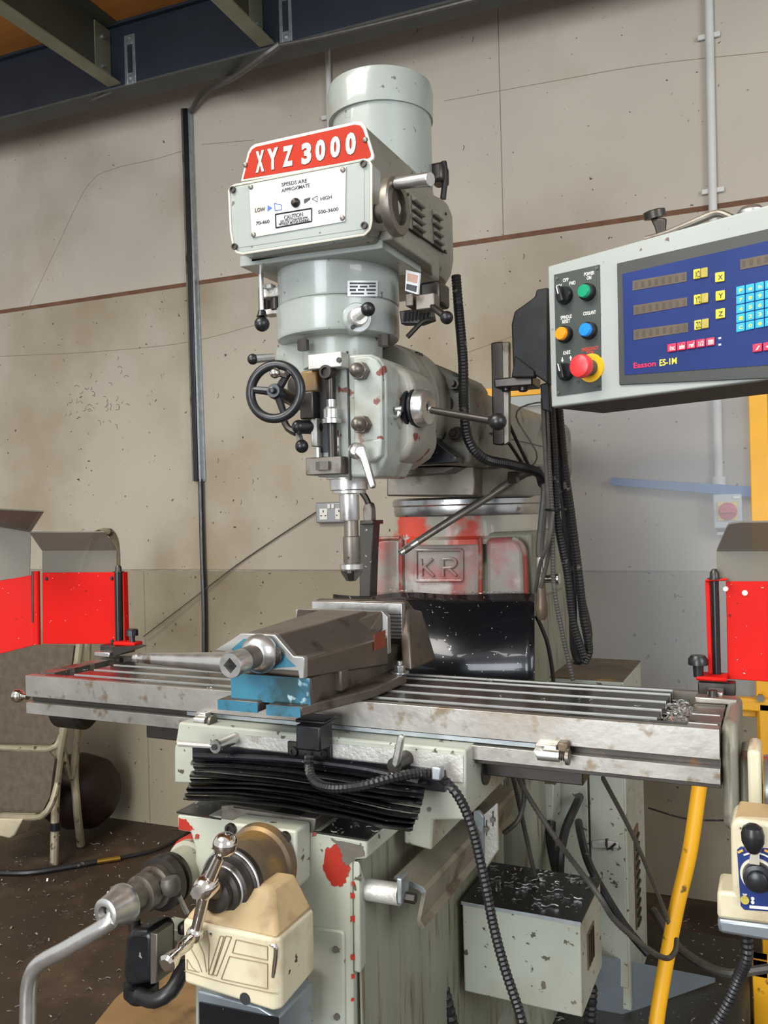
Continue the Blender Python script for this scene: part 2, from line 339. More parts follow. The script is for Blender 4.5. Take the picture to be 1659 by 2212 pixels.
g = G(); g.obox(AW(1572, 1152, .03), WU*.07, WN*.05, Z0*.012); g.out('gland_plate', 'isolator_grey', t, .002)
t = thing('wall_socket', 'grey metal double power socket on the wall behind the spindle', 'socket', AW(720, 1135))
cc = AW(722, 1107)
g = G(); g.obox(cc+WN*.014, WU*.146, WN*.028, Z0*.086); g.out('back_box', 'socket_grey', t, .006)
for k, ux in enumerate((-.036, .036)):
    b = G(); b.obox(cc+WN*.029+WU*ux-Z0*.006, WU*.036, WN*.003, Z0*.046); o = b.out('outlet', 'ink_white', t, .001)
    h = G(); h.obox(cc+WN*.031+WU*ux+Z0*.006, WU*.004, WN*.002, Z0*.009); h.obox(cc+WN*.031+WU*(ux-.010)-Z0*.012, WU*.007, WN*.002, Z0*.004); h.obox(cc+WN*.031+WU*(ux+.010)-Z0*.012, WU*.007, WN*.002, Z0*.004); h.out('pin_hole', 'ink_black', o)
    b = G(); b.obox(cc+WN*.031+WU*(ux*.25)+Z0*.026, WU*.012, WN*.006, Z0*.018); b.out('rocker', 'ink_white', t, .001)
# yellow framed clear screen
FYp = 2.82
t = thing('clear_screen', 'large hazy clear guard sheet in a yellow steel frame behind the console', 'screen', A(1636, 1700, Y=FYp))
a = A(1637, 860, Y=FYp)
G().box(a.x-.026, a.x+.026, FYp, FYp+.05, 0, 1.84).out('frame_post', 'yellow_paint', t, .003)
G().box(-1.02, a.x-.026, FYp, FYp+.045, 1.79, 1.825).out('top_rail', 'yellow_paint', t, .003)
G().box(-1.02, -.98, FYp, FYp+.045, 0, 1.79).out('frame_post', 'yellow_paint', t, .003)
G().box(-.98, a.x-.026, FYp, FYp+.045, .76, .80).out('lower_rail', 'yellow_paint', t, .003)
G().box(-.98, a.x-.026, FYp+.02, FYp+.025, .80, 1.79).out('clear_panel', 'clear_sheet', t)
G().box(-.98, a.x-.03, FYp+.004, FYp+.018, 1.755, 1.79).out('white_edging', 'console_white', t)
g = G(); z = A(1610, 1512, Y=FYp).z; g.box(a.x-.10, a.x+.05, FYp-.03, FYp, z-.028, z+.012); g.box(a.x-.02, a.x+.035, FYp-.03, FYp, z-.25, z); g.out('corner_bracket', 'yellow_paint', t, .006)
c = A(1643, 1507, Y=FYp-.03); G().hexa(c, c+Vector((0, -.012, 0)), .012).out('bolt', 'dull_steel', t)
q0 = AW(1320, 1040, .05); q1 = AW(1720, 1068, .05)
G().prism([AW(1320, 1031, .05), AW(1320, 1047, .05), AW(1730, 1084, .05), AW(1730, 1058, .05)], -WN*.04).out('x', 'blue_bar', None, .001)
tag(bpy.data.objects['x'], 'blue flat steel bar fixed along the wall behind the clear screen', 'bar'); bpy.data.objects['x'].name = 'flat_bar'
g = G(); g.tube([A(1512, 1690, Y=2.02), A(1490, 1840, Y=2.0), A(1462, 1960, Y=1.98), A(1437, 2090, Y=1.96), A(1422, 2180, Y=1.94), A(1412, 2260, Y=1.92)], .0165, 14)
tag(g.out('yellow_hose', 'yellow_paint'), 'bright yellow hose slanting down beside the power feed at right', 'hose')
g = G(); z = A(1659, 2060, Y=2.5); g.box(z.x-.04, z.x+.3, 2.5, 2.54, z.z-.07, z.z-.02); g.box(z.x-.04, z.x, 2.5, 2.54, 0, z.z-.02)
tag(g.out('yellow_stand', 'yellow_paint', None, .003), 'yellow square-tube stand on the floor at the right edge', 'stand')
# ---- left background: steel framed chair, drum, sack, hose
ch = thing('folding_chair', 'old cream tubular folding chair with brown mesh seat behind the left red guard', 'chair', A(140, 1850, Z=0))
CY = 2.62
def T(pts, r, name, m='chair_tube', par=ch, step=.02): return G().tube(pts, r, 10, step).out(name, m, par)
T([A(150, 1320, Y=CY-.05), A(172, 1240, Y=CY-.05), A(200, 1165, Y=CY), A(215, 1152, Y=CY), A(238, 1150, Y=CY+.05), A(250, 1180, Y=CY+.1), A(252, 1260, Y=CY+.12)], .016, 'back_frame')
T([A(175, 1380, Y=CY), A(165, 1450, Y=CY), A(140, 1570, Y=CY), A(122, 1700, Y=CY), A(117, 1868, Z=.012)], .017, 'leg')
T([A(190, 1380, Y=CY+.15), A(183, 1500, Y=CY+.14), A(162, 1640, Y=CY+.14), A(166, 1740, Y=CY+.1), A(175, 1825, Z=.012)], .017, 'leg')
T([A(135, 1610, Y=CY+.08), A(155, 1680, Y=CY+.1), A(170, 1540, Y=CY+.12)], .012, 'leg_brace')
T([A(-20, 1614, Y=CY-.02), A(60, 1618, Y=CY-.02), A(110, 1617, Y=CY-.02), A(128, 1602, Y=CY), A(136, 1570, Y=CY)], .013, 'seat_rail')
T([A(-20, 1762, Y=CY-.1), A(60, 1766, Y=CY-.1), A(92, 1762, Y=CY-.1), A(112, 1735, Y=CY-.08), A(125, 1690, Y=CY-.05)], .013, 'lower_rail')
G().prism(px([(-30, 1390), (160, 1395), (150, 1470), (130, 1590), (110, 1610), (-30, 1608)], Y=CY+.03), (0, .01, 0)).out('mesh_back', 'chair_mesh', ch)
G().prism(px([(-30, 1622), (105, 1624), (118, 1640), (108, 1720), (90, 1756), (-30, 1756)], Y=CY-.03), (0, .01, 0)).out('mesh_seat', 'chair_mesh', ch)
a = A(120, 1785, Y=CY-.02); g = G(); g.cyl(a-Z0*.015, a+Z0*.015, .021, .021, 14); g.out('tape_band', 'black_plastic', ch)
c = A(165, 1700, Y=2.86); c.z = 0
g = G(); g.lathe((c.x-.02, c.y+.03, .20), (1, .05, 0), [(-.17, .0), (-.15, .10), (-.08, .15), (0, .165), (.10, .15), (.14, .12), (.16, .06), (.165, 0)], 36)
tag(g.out('rusty_drum', 'drum_rust'), 'dark rust-red rounded drum lying behind the folding chair', 'drum')
c = A(25, 1800, Y=2.5); g = G(); g.prism(px([(-30, 1768), (48, 1770), (30, 1805), (20, 1812), (-30, 1800)], Y=2.50), (0, .08, 0)); tag(g.out('paper_sack', 'sack_white', None, .006), 'crumpled dirty white sack hanging under the folding chair', 'sack')
t = thing('air_hose', 'black rubber air hose with brass coupling lying across the dirty floor', 'hose', A(200, 1860, Z=0))
G().tube([A(-30, 1884, Z=.012), A(60, 1885, Z=.012), A(150, 1872, Z=.012), A(210, 1861, Z=.012)], .012, 8).out('hose_length', 'hose_black', t)
G().tube([A(260, 1853, Z=.012), A(330, 1838, Z=.012), A(380, 1815, Z=.012), A(415, 1790, Z=.012)], .008, 8).out('hose_length', 'hose_black', t)
G().cyl(A(210, 1861, Z=.014), A(260, 1853, Z=.014), .010, .012, 10).out('coupling', 'brass', t)
G().prism(px([(190, 2240), (250, 2165), (330, 2092), (520, 2085), (520, 2250)], Z=.001), (0, 0, .012)).out('x', 'cardboard')
tag(bpy.data.objects['x'], 'flat brown board lying on the floor below the elevating crank', 'board'); bpy.data.objects['x'].name = 'floor_board'

MK = G()
for i in range(46):
    p = AW(random.gauss(215, 45), random.gauss(860, 45), .0); an = random.uniform(0, 3.1); d = WU*math.cos(an)+Z0*math.sin(an); e = WU*-math.sin(an)+Z0*math.cos(an); s_ = random.uniform(.006, .022)
    MK.tube([p, p+d*s_, p+d*s_*1.3+e*s_*.6], .0011, 4, .006)
for x, y in ((1000, 325), (470, 860), (520, 1090), (1020, 90), (900, 70), (545, 1045), (470, 1000), (640, 1090), (1130, 560)):
    p = AW(x, y); MK.tube([p, p+WU*.006+Z0*.012, p+WU*.002+Z0*.02], .0012, 4, .006)
o = MK.out('wall_scratches', 'concrete_joint', wall); o.data.materials[0] = MATS['ink_dirt']; o['kind'] = 'stuff'
for nm, ln in (('hairline_crack', [(62, 665), (120, 540), (190, 400), (245, 365), (330, 345), (398, 325)]), ('hairline_crack', [(436, 312), (545, 303)]), ('hairline_crack', [(0, 770), (200, 760), (400, 740), (560, 700)]), ('hairline_crack', [(960, 218), (1180, 178), (1400, 140), (1660, 112)]), ('hairline_crack', [(1000, 765), (1180, 700)])):
    g = G(); g.tube([AW(x, y, .0004) for x, y in ln], .0012, 4, .05); g.out(nm, 'crack_line', wall)
g = G(); g.tube([AW(697, 1097, .01), AW(600, 1160, .008), AW(515, 1218, .008), AW(440, 1275, .02), AW(310, 1375, .03)], .0028, 6, .05); tag(g.out('bell_wire', 'hose_grey'), 'thin grey wire running diagonally down the wall from the power socket', 'wire')
# ================================================================== MILLING MACHINE
AXX = -.765
mm = thing('milling_machine', 'large grey-green turret milling machine with red XYZ 3000 nameplate, filling the picture', 'milling machine', (AXX, 2.2, 0))
# ---- base, column
g = G(); g.box(-1.12, -.10, 1.45, 2.72, 0, .13); g.out('base', 'pan_dark', mm, .02)
g = G(); g.prism([A(1285, 2062, Z=.30), A(1545, 2112, Z=.15), A(1345, 2182, Z=.14), A(1250, 2165, Z=.14)], (0, 0, -.012)); g.out('drip_tray', 'tray_sheet', mm)
def frustum(x0, x1, y0, y1, z0, X0, X1, Y0, Y1, z1):
    a = [Vector(p) for p in ((x0, y0, z0), (x1, y0, z0), (x1, y1, z0), (x0, y1, z0))]; b = [Vector(p) for p in ((X0, Y0, z1), (X1, Y0, z1), (X1, Y1, z1), (X0, Y1, z1))]
    return G().prism(a, None, b)
col = frustum(-1.02, -.53, 2.0, 2.62, .12, -.955, -.56, 2.02, 2.5, 1.30).out('column', 'base_green_dirty', mm, .03)
def pad(pts, Y0, dep, m, name='column_pad', bv=.014):
    return G().prism(px(pts, Y=Y0), (0, dep, 0)).out(name, m, col, bv, seg=4)
G().prism(px([(797, 1290), (797, 1195), (803, 1175), (816, 1163), (850, 1158), (868, 1163), (868, 1290)], Y=2.0), (0, .3, 0)).out('column_pad', 'column_red', col, .014, seg=4)
G().prism(px([(864, 1290), (864, 1160), (1040, 1160), (1040, 1290)], Y=2.012), (0, .2, 0)).out('column_front', 'column_red', col, .01, seg=3)
G().prism(px([(1048, 1290), (1048, 1163), (1105, 1160), (1122, 1168), (1132, 1190), (1137, 1290)], Y=2.0), (0, .2, 0)).out('column_pad', 'column_red', col, .014, seg=4)
G().prism(px([(1030, 1290), (1030, 1150), (1148, 1148), (1156, 1300)], Y=2.03), (0, .3, 0)).out('column_corner', 'base_green_dirty', col, .01)
# rounded edges of the worn paint
for pts in ([(798, 1288), (798, 1195), (806, 1174), (822, 1164), (864, 1163)], [(866, 1163), (867, 1288)], [(1038, 1288), (1038, 1175), (1034, 1162)], [(1108, 1163), (1126, 1174), (1134, 1200), (1137, 1288)]):
    G().tube(px(pts, Y=2.003), .006, 8).out('worn_edge', 'rust_red_edge', col)
k = []
fr = G(); 
for a, b in (((898, 1188), (998, 1188)), ((998, 1188), (998, 1254)), ((998, 1254), (898, 1254)), ((898, 1254), (898, 1188))): fr.tube(px([a, b], Y=2.008), .0045, 8)
fr.out('letter_frame', 'column_red', col)
def strokes(name, ls, Y, r, m, par):
    g = G()
    for l in ls: g.tube(px(l, Y=Y), r, 8, .01)
    return g.out(name, m, par)
strokes('letter', [[(909, 1207), (911, 1245)], [(934, 1207), (911, 1229)], [(916, 1224), (937, 1245)]], 2.008, .0042, 'column_red', col)
strokes('letter', [[(956, 1207), (957, 1245)], [(956, 1208), (978, 1207), (985, 1215), (978, 1225), (957, 1227)], [(968, 1227), (986, 1244)]], 2.008, .0042, 'column_red', col)
TC = Vector((AXX, 2.2, 0))
G().lathe(TC+Z0*1.325, Z0, [(0, .214), (.012, .214), (.02, .203), (.062, .200), (.070, .198)], 64).out('column_collar', 'column_band', mm)
G().lathe(TC+Z0*1.395, Z0, [(0, .196), (.006, .199), (.026, .199), (.03, .203), (.042, .203), (.048, .198)], 64).out('turret_ring', 'ground_steel', mm)
tur = G().prism(px([(835, 1072), (835, 1012), (1025, 1006), (1025, 1072)], Y=1.85), (0, .45, 0)).out('turret', 'dull_steel', mm, .004)
G().prism([Vector((-.63, 1.9, 1.44)), Vector((-.57, 1.98, 1.44)), Vector((-.565, 2.4, 1.44)), Vector((-.63, 2.4, 1.44))], (0, 0, .07)).out('turret_side', 'adapter_grey', tur, .006)
G().prism(px([(822, 1010), (985, 1008), (960, 1022), (900, 1026), (818, 1030)], Y=1.78), (0, .12, 0)).out('turret_lip', 'dull_steel', tur, .002)
c = A(1100, 1032, X=-.565); G().hexa(c, c+Vector((.02, 0, 0)), .016).out('turret_nut', 'dark_steel', tur)
# ---- ram
def arc(c, r, a0, a1, n, ax): 
    return [c+ax[0]*r*math.cos(math.radians(a0+(a1-a0)*i/n))+ax[1]*r*math.sin(math.radians(a0+(a1-a0)*i/n)) for i in range(n+1)]
EX = Vector((1, 0, 0)); EY = Vector((0, 1, 0)); EZ = Z0
def ramsec(y, w, z0, z1): return [Vector((AXX-w, y, z0)), Vector((AXX+w, y, z0))]+arc(Vector((AXX+w-.05, y, z1-.05)), .05, 0, 90, 6, (EX, EZ))+arc(Vector((AXX-w+.05, y, z1-.05)), .05, 90, 180, 6, (EX, EZ))
ram = G().prism(ramsec(1.86, .165, 1.515, 1.69), None, ramsec(2.75, .165, 1.515, 1.69)).out('ram', 'adapter_grey', mm, .004)
G().box(AXX+.1, AXX+.172, 1.86, 2.7, 1.505, 1.53).out('ram_dovetail', 'dull_steel', ram, .003)
G().tube([(AXX+.167, 1.9, 1.585), (AXX+.167, 2.7, 1.585)], .003, 6).out('casting_line', 'adapter_grey', ram)
# ---- knuckle / adapter behind the head
ad = G().prism(px([(860, 790), (868, 772), (905, 778), (940, 786), (998, 812), (1012, 830), (1018, 998), (1000, 1004), (880, 1002), (850, 960)], Y=1.72), (0, .14, 0)).out('ram_adapter', 'adapter_grey', mm, .008, seg=3)
G().lathe((AXX, 1.60, 1.635), EY, [(0, .128), (.03, .132), (.034, .126), (.05, .126), (.054, .134), (.12, .136)], 56).out('tilt_collar', 'adapter_grey', mm)
for p in ((948, 822), (988, 832), (949, 936), (989, 938)):
    c = A(*p, Y=1.72); g = G(); g.cyl(c, c-EY*.005, .016, .016, 16); g.hexa(c-EY*.005, c-EY*.024, .0125); g.cyl(c-EY*.024, c-EY*.036, .007, .006, 10); g.out('clamp_nut', 'dark_steel', ad)
c = A(962, 873, Y=1.72); G().lathe(c, -EY, [(0, .019), (.003, .019), (.003, .015), (.001, .014)], 24).out('core_plug', 'dark_steel', ad)
G().tube(px([(880, 788), (905, 812), (922, 850), (926, 900), (912, 950), (885, 985)], Y=1.615), .008, 8).out('tilt_scale', 'dull_steel', ad)
g = G(); g.prism(px([(862, 985), (905, 975), (930, 940), (950, 960), (985, 985), (985, 1000), (880, 1006)], Y=1.66), (0, .05, 0)); g.out('greasy_ledge', 'black_rubber', ad, .003)
c = A(885, 775, Y=1.66); G().box(c.x-.014, c.x+.02, c.y, c.y+.03, c.z-.01, c.z+.014).out('tilt_stop', 'dark_steel', ad, .003)
# ---- quill head casting
HY = 1.42
qh = G().prism(px([(742, 765), (800, 764), (818, 772), (830, 790), (834, 830), (834, 985), (826, 1005), (812, 1031), (682, 1031), (680, 985), (688, 900), (690, 800), (700, 765)], Y=HY), (0, .14, 0)).out('quill_head', 'quill_grey', mm, .006, seg=3)
G().prism(px([(594, 790), (594, 745), (604, 733), (640, 734), (660, 752), (748, 760), (748, 800), (690, 830), (688, 1005), (676, 985), (672, 900), (648, 860), (640, 800)], Y=HY+.035), (0, .10, 0)).out('head_shoulder', 'quill_grey', qh, .005)
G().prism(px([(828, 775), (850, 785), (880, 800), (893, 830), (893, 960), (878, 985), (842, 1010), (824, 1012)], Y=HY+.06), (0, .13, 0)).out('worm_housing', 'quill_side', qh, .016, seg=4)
G().prism(px([(762, 770), (762, 1000)][:1]+[(798, 768), (814, 776), (824, 795), (826, 960), (806, 985), (764, 990)], Y=HY-.010), (0, .012, 0)).out('front_pad', 'quill_grey', qh, .004)
G().box(*[v for v in (A(752, 800, Y=HY).x-.0015, A(752, 800, Y=HY).x+.0015)], HY-.004, HY, 1.47, 1.71).out('split_line', 'ink_black', qh)
hc = []
for p in ((782, 803), (786, 918)):
    c = A(*p, Y=HY-.01); G().lathe(c+EY*.0, -EY+EX*.0, [(0, .0155), (.004, .0155), (.008, .014), (.022, .0135), (.030, .0115), (.036, .007), (.038, .001)], 18).out('cap_nut', 'dull_steel', qh); G().hexa(c, c-EY*.018, .0172).out('nut_flats', 'dull_steel', qh, .0008)
# depth stop screw and slot
x0 = A(690, 800, Y=HY).x; x1 = A(736, 800, Y=HY).x
g = G(); a = A(688, 822, Y=HY); b_ = A(742, 995, Y=HY); g.box(x0-.004, x1-.012, HY-.003, HY+.02, 1.525, 1.69); g.out('slot_recess', 'ink_black', qh)
p0 = A(713, 800, Y=HY-.022); p1 = A(713, 1000, Y=HY-.022); p1.x = p0.x
G().lathe(p0, -EZ, [(0.0, .0075), (p0.z-p1.z, .0075)] , 16).out('stop_screw', 'dark_steel', qh)
q = A(709, 905, Y=HY-.022); G().lathe((p0.x, q.y, q.z+.035), -EZ, [(0, .009), (.014, .009), (.014, .012), (.018, .015), (.034, .015), (.036, .018), (.044, .018)], 24).out('micrometer_nut', 'bright_steel', qh)
a = A(676, 770, Y=HY-.012); b = A(748, 795, Y=HY-.012); G().box(a.x, b.x, HY-.032, HY, b.z, a.z).out('stop_bracket', 'scraped_silver', qh, .002)
c = A(733, 778, Y=HY-.033); G().cyl(c, c-EY*.003, .005, .005, 12).out('screw', 'ink_black', qh)
c = A(706, 804, Y=HY-.03); G().lathe(c, -EY, [(-.012, .014), (0, .0135), (.008, .0125), (.008, .008), (.002, .0075)], 20).out('screw_boss', 'dark_steel', qh)
a = A(668, 990, Y=HY-.015); b = A(745, 1024, Y=HY-.015); G().box(a.x, b.x, HY-.03, HY+.02, b.z, a.z).out('lower_bracket', 'dull_steel', qh, .002)
a = A(686, 998, Y=HY-.032); b = A(712, 1015, Y=HY-.032); G().hexa((a.x+.013, a.y, b.z), (a.x+.013, a.y, a.z), .015).out('lower_nut', 'dull_steel', qh)
g = G(); a = A(728, 880, Y=HY-.01); g.tube([A(727, 930, Y=HY-.006), A(728, 995, Y=HY-.006)], .006, 10); g.out('quill_rod', 'chrome', qh)
a = A(679, 905, Y=HY-.004); b = A(694, 965, Y=HY-.004); G().box(a.x, b.x, HY-.02, HY+.01, b.z, a.z).out('guide_block', 'scraped_silver', qh, .002)
G().tube([A(687, 967, Y=HY-.01), A(688, 992, Y=HY-.01)], .006, 10).out('guide_pin', 'bright_steel', qh)
# lock lever on the front
c = A(778, 975, Y=HY-.01); g = G(); g.lathe(c, -EY, [(0, .016), (.018, .0155), (.022, .012), (.026, .007)], 20); lk = g.out('quill_lock', 'bright_steel', qh)
G().prism(px([(768, 965), (786, 963), (808, 1048), (806, 1054), (798, 1056), (776, 990), (764, 978)], Y=HY-.045), (0, .012, 0)).out('lock_handle', 'bright_steel', qh, .003)
g = G(); g.prism(px([(768, 962), (790, 950), (824, 946), (822, 985), (800, 1002)], Y=HY-.016), (0, .02, 0)); g.out('lever_boss', 'quill_grey', qh, .004)
# quill, spindle nose, arbor
SX = -.766; SY = 1.5
def zof(y, dd=1.68): return 1.41-(y-1108)/1850*dd
sp = G().lathe((SX, SY, 0), EZ, [(zof(1031), .044), (zof(1035), .044), (zof(1036), .038), (zof(1058), .038), (zof(1060), .0335), (zof(1066), .0335)][::-1], 40).out('spindle_nose', 'bright_steel', mm)
G().lathe((SX, SY, 0), EZ, [(zof(1029), .05), (zof(1022), .05)], 40).out('quill_collar', 'dull_steel', mm)
# feed lever hub (right)
hb = A(880, 885, Y=1.50); hb.x -= .03
HD = Vector((1, -.05, .0)).normalized()
hub0 = A(908, 881, Y=1.50)
g = G(); g.lathe(hub0-HD*.03, HD, [(.006, .036), (.010, .038), (.014, .038), (.016, .033), (.019, .0375), (.024, .0375)], 40); hubp = g.out('feed_hub_seal', 'black_rubber', mm)
g = G(); g.lathe(hub0-HD*.007, HD, [(0, .033), (.003, .0355), (.014, .0355), (.022, .0345), (.024, .032), (.024, .011), (.021, .010), (.021, .007), (.010, .0065)], 44); hub = g.out('feed_hub', 'bright_steel', mm)
e = hub0+HD*.025; s_ = A(932, 887, Y=1.46); ballp = A(1075, 911, Y=1.42)
g = G(); g.tube([e.lerp(s_, .9), ballp], .0062, 12, .05, r1=.0075); g.out('feed_lever', 'dark_steel', hub)
g = G(); dv = (ballp-s_).normalized(); g.lathe(ballp-dv*.016, dv, [(0, .008), (.006, .0105), (.010, .012)], 20); g.ball(ballp, .0155, (1, 1, 1)); g.out('lever_ball', 'black_plastic', hub)
g = G(); c = A(840, 899, Y=1.46); g.tube([c, A(860, 899, Y=1.455), A(862, 884, Y=1.455)], .0045, 10, .004); g.cyl(A(855, 884, Y=1.455), A(869, 884, Y=1.455), .006); g.cyl(c-EX*.006, c+EX*.004, .008); g.out('oil_elbow', 'bright_steel', qh)
# worm arm to hub: big boss
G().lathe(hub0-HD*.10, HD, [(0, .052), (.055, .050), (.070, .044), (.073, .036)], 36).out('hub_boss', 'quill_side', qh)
# handwheel left of quill head
wc = A(595, 846, Y=1.30); WD = Vector((.15, -1, .05)).normalized()
hw = G().torus(wc, WD, .0480, .0085, 56, 14).out('hand_wheel', 'handwheel_black', mm)
a_, u_, v_ = orth(WD)
for k in range(3):
    an = math.radians(52+120*k); d = EX*math.cos(an)+EZ*math.sin(an); d = (d-WD*d.dot(WD)).normalized()
    g = G(); g.tube([wc-WD*.004+d*.008, wc+d*.046], .0075, 8, .02, r1=.0062); g.out('spoke', 'handwheel_black', hw)
G().lathe(wc-WD*.012, WD, [(0, .014), (.018, .0135), (.022, .012), (.022, .006), (.03, .0055), (.031, .003)], 24).out('wheel_hub', 'handwheel_black', hw)
c = A(594, 806, Y=1.285); g = G(); g.ball(c, .0095); g.tube([c, A(618, 813, Y=1.30)], .004, 8); g.out('rim_knob', 'chrome', hw)
g = G(); g.cyl(wc-WD*.01, wc-WD*.13, .012, .014); g.out('wheel_shaft', 'dark_steel', hw)
# small levers by the wheel
def lever(p, q, r, br, name, par, m='bright_steel', bm='black_plastic', label=None):
    l = G().tube([p, q], r, 10, .05, r1=r*1.15).out(name, m, par, label=label); G().ball(q, br).out('knob', bm, par if par is not mm else l); return l
lever(A(592, 772, Y=HY), A(546, 776, Y=HY-.03), .0075, .0105, 'selector_lever', qh)
lever(A(640, 920, Y=HY), A(652, 964, Y=HY-.05), .006, .0125, 'trip_lever', qh, bm='black_plastic')
g = G(); c = A(645, 922, Y=HY-.035); g.ball(c, .013); g.cyl(c, c+Vector((.03, .05, 0)), .013); g.out('feed_knob', 'black_plastic', qh)
G().tube(px([(612, 905), (622, 925), (640, 935)], Y=HY-.02), .007, 8).out('trip_linkage', 'dark_steel', qh)
a = A(652, 848, Y=HY-.02); b = A(682, 905, Y=HY-.02); G().box(a.x, b.x, HY-.03, HY+.04, b.z, a.z).out('feed_box', 'dark_steel', qh, .003)
a = A(660, 805, Y=HY); b = A(696, 848, Y=HY); G().box(a.x, b.x, HY-.02, HY+.04, b.z, a.z).out('rusty_block', 'bronze_cast', qh, .004)
g = G(); c = A(648, 835, Y=HY); g.lathe(c-EX*.0+EY*.02, -EY, [(0, .022), (.03, .022), (.034, .016)], 24); g.out('bearing_cap', 'dark_steel', qh)
# ---- drums
def dr(y, dd=1.687): return 1.41-(y-1109)/1850*dd
HX = -.781
G().lathe((HX+.008, SY, 0), EZ, [(dr(800), .078), (dr(745), .080), (dr(738), .086)], 56).out('head_neck', 'quill_grey', mm)
ld = G().lathe((HX, SY, 0), EZ, [(dr(742), .085), (dr(742), .112), (dr(738), .1185), (dr(733), .1205), (dr(672), .1205), (dr(668), .1175)], 72).out('lower_drum', 'head_grey', mm)
ud = G().lathe((HX+.003, SY, 0), EZ, [(dr(668), .1145), (dr(667), .1175), (dr(664), .119), (dr(555), .119)], 72).out('upper_drum', 'head_grey', mm)
for p in ((655, 748), (830, 738)):
    c = A(*p, Y=1.40); g = G(); g.hexa((c.x, c.y, c.z-.008), (c.x, c.y, c.z+.012), .011); g.out('hex_bolt', 'dark_steel', ld)
# high low boss with knob
an = A(779, 681, Y=1.40); rad = (an-Vector((HX, SY, an.z))); rad.z = 0; rad.normalize(); c = Vector((HX, SY, an.z))+rad*.119
bs = G().lathe(c, rad, [(-.02, .028), (.002, .028), (.004, .026)], 40).out('boss_plate', 'head_grey', ld)
G().lathe(c+rad*.003, rad, [(0, .017), (.012, .017), (.014, .015)], 28).out('boss_hub', 'scraped_silver', ld)
for s in (1, -1):
    p = c+rad*.004+EZ*.019*s+rad.cross(EZ)*.010*-s; G().cyl(p, p+rad*.004, .004, .004, 12).out('screw', 'ink_black', ld)
k2 = A(795, 668, Y=1.345); G().tube([c+rad*.01, k2], .0075, 10, .05, r1=.006).out('crank_arm', 'scraped_silver', ld); G().ball(k2, .0125).out('crank_knob', 'black_plastic', ld)
# left brake lever and mechanism
b0 = A(563, 572, Y=1.42); b1 = A(566, 684, Y=1.42); bl_ = A(566, 700, Y=1.42)
bk = G().tube([b0, b1], .0048, 10, .05).out('brake_lever', 'bright_steel', mm); g = G(); g.lathe(b1-EZ*.0, EZ*-1, [(-.012, .007), (-.004, .009), (0, .011)], 16); g.ball(bl_, .0148); g.out('knob', 'black_plastic', bk)
m_ = G(); a = A(592, 640, Y=1.46)
m_.box(a.x-.016, a.x+.03, 1.44, 1.47, a.z-.006, a.z+.012); m_.box(a.x-.020, a.x+.028, 1.45, 1.475, a.z-.038, a.z-.026); m_.box(a.x-.005, a.x+.012, 1.43, 1.45, a.z+.008, a.z+.018)
m_.out('brake_bracket', 'scraped_silver', bk, .002)
m_ = G(); m_.box(a.x-.03, a.x+.03, 1.47, 1.50, a.z-.022, a.z+.02); m_.cyl((a.x-.025, 1.455, a.z-.03), (a.x-.025, 1.455, a.z+.02), .007); m_.cyl((a.x+.006, 1.455, a.z-.03), (a.x+.006, 1.455, a.z+.006), .009); m_.cyl((a.x+.02, 1.47, a.z-.07), (a.x+.02, 1.47, a.z), .006)
m_.out('brake_linkage', 'dark_steel', bk, .002)
# label on the drum (curved on the surface)
def drumplate(x0, x1, y0, y1, R, cx, name, m, par, off=.001, th=.0015, n=10):
    def hit(x, y):
        v = ray(x, y); A0 = v.x**2+v.y**2; B = 2*(v.x*(CP.x-cx)+v.y*(CP.y-SY)); C = (CP.x-cx)**2+(CP.y-SY)**2-R*R
        return CP+v*((-B-math.sqrt(B*B-4*A0*C))/(2*A0))
    b = G(); top = []; bot = []
    for i in range(n+1):
        x = x0+(x1-x0)*i/n; top.append(hit(x, y0+(x-x0)*0)); bot.append(hit(x, y1))
    out = [[], []]
    for j, o_ in enumerate((off, off+th)):
        for P_ in (top, bot):
            out[j].append([b.b.verts.new((cx+(p.x-cx)*(R+o_)/R, SY+(p.y-SY)*(R+o_)/R, p.z)) for p in P_])
    (t0, l0), (t1, l1) = out
    for i in range(n):
        for q in ((t1[i], t1[i+1], l1[i+1], l1[i]), (t0[i+1], t0[i], l0[i], l0[i+1]), (t0[i], t0[i+1], t1[i+1], t1[i]), (l1[i], l1[i+1], l0[i+1], l0[i])): b.b.faces.new(q)
    b.b.faces.new((t0[0], t1[0], l1[0], l0[0])); b.b.faces.new((t0[n], l0[n], l1[n], t1[n]))
    return b.out(name, m, par)
dp = drumplate(750, 814, 607, 641, .119, HX+.003, 'data_plate', 'label_plate', ud)
for i, (x0, x1, y0, y1) in enumerate([(755, 810, 611, 615), (755, 772, 618, 622), (776, 792, 618, 622), (796, 810, 617, 621), (755, 768, 625, 630), (772, 786, 625, 629), (790, 810, 625, 629), (757, 785, 633, 637), (792, 808, 633, 636)]):
    drumplate(x0, x1, y0, y1, .119, HX+.003, 'print_line', 'ink_black', dp, .0026, .0003, 4)
dp = drumplate(875, 868, 0, 0, .2, HX, 'x', 'ink_black', ud, n=1) if False else None
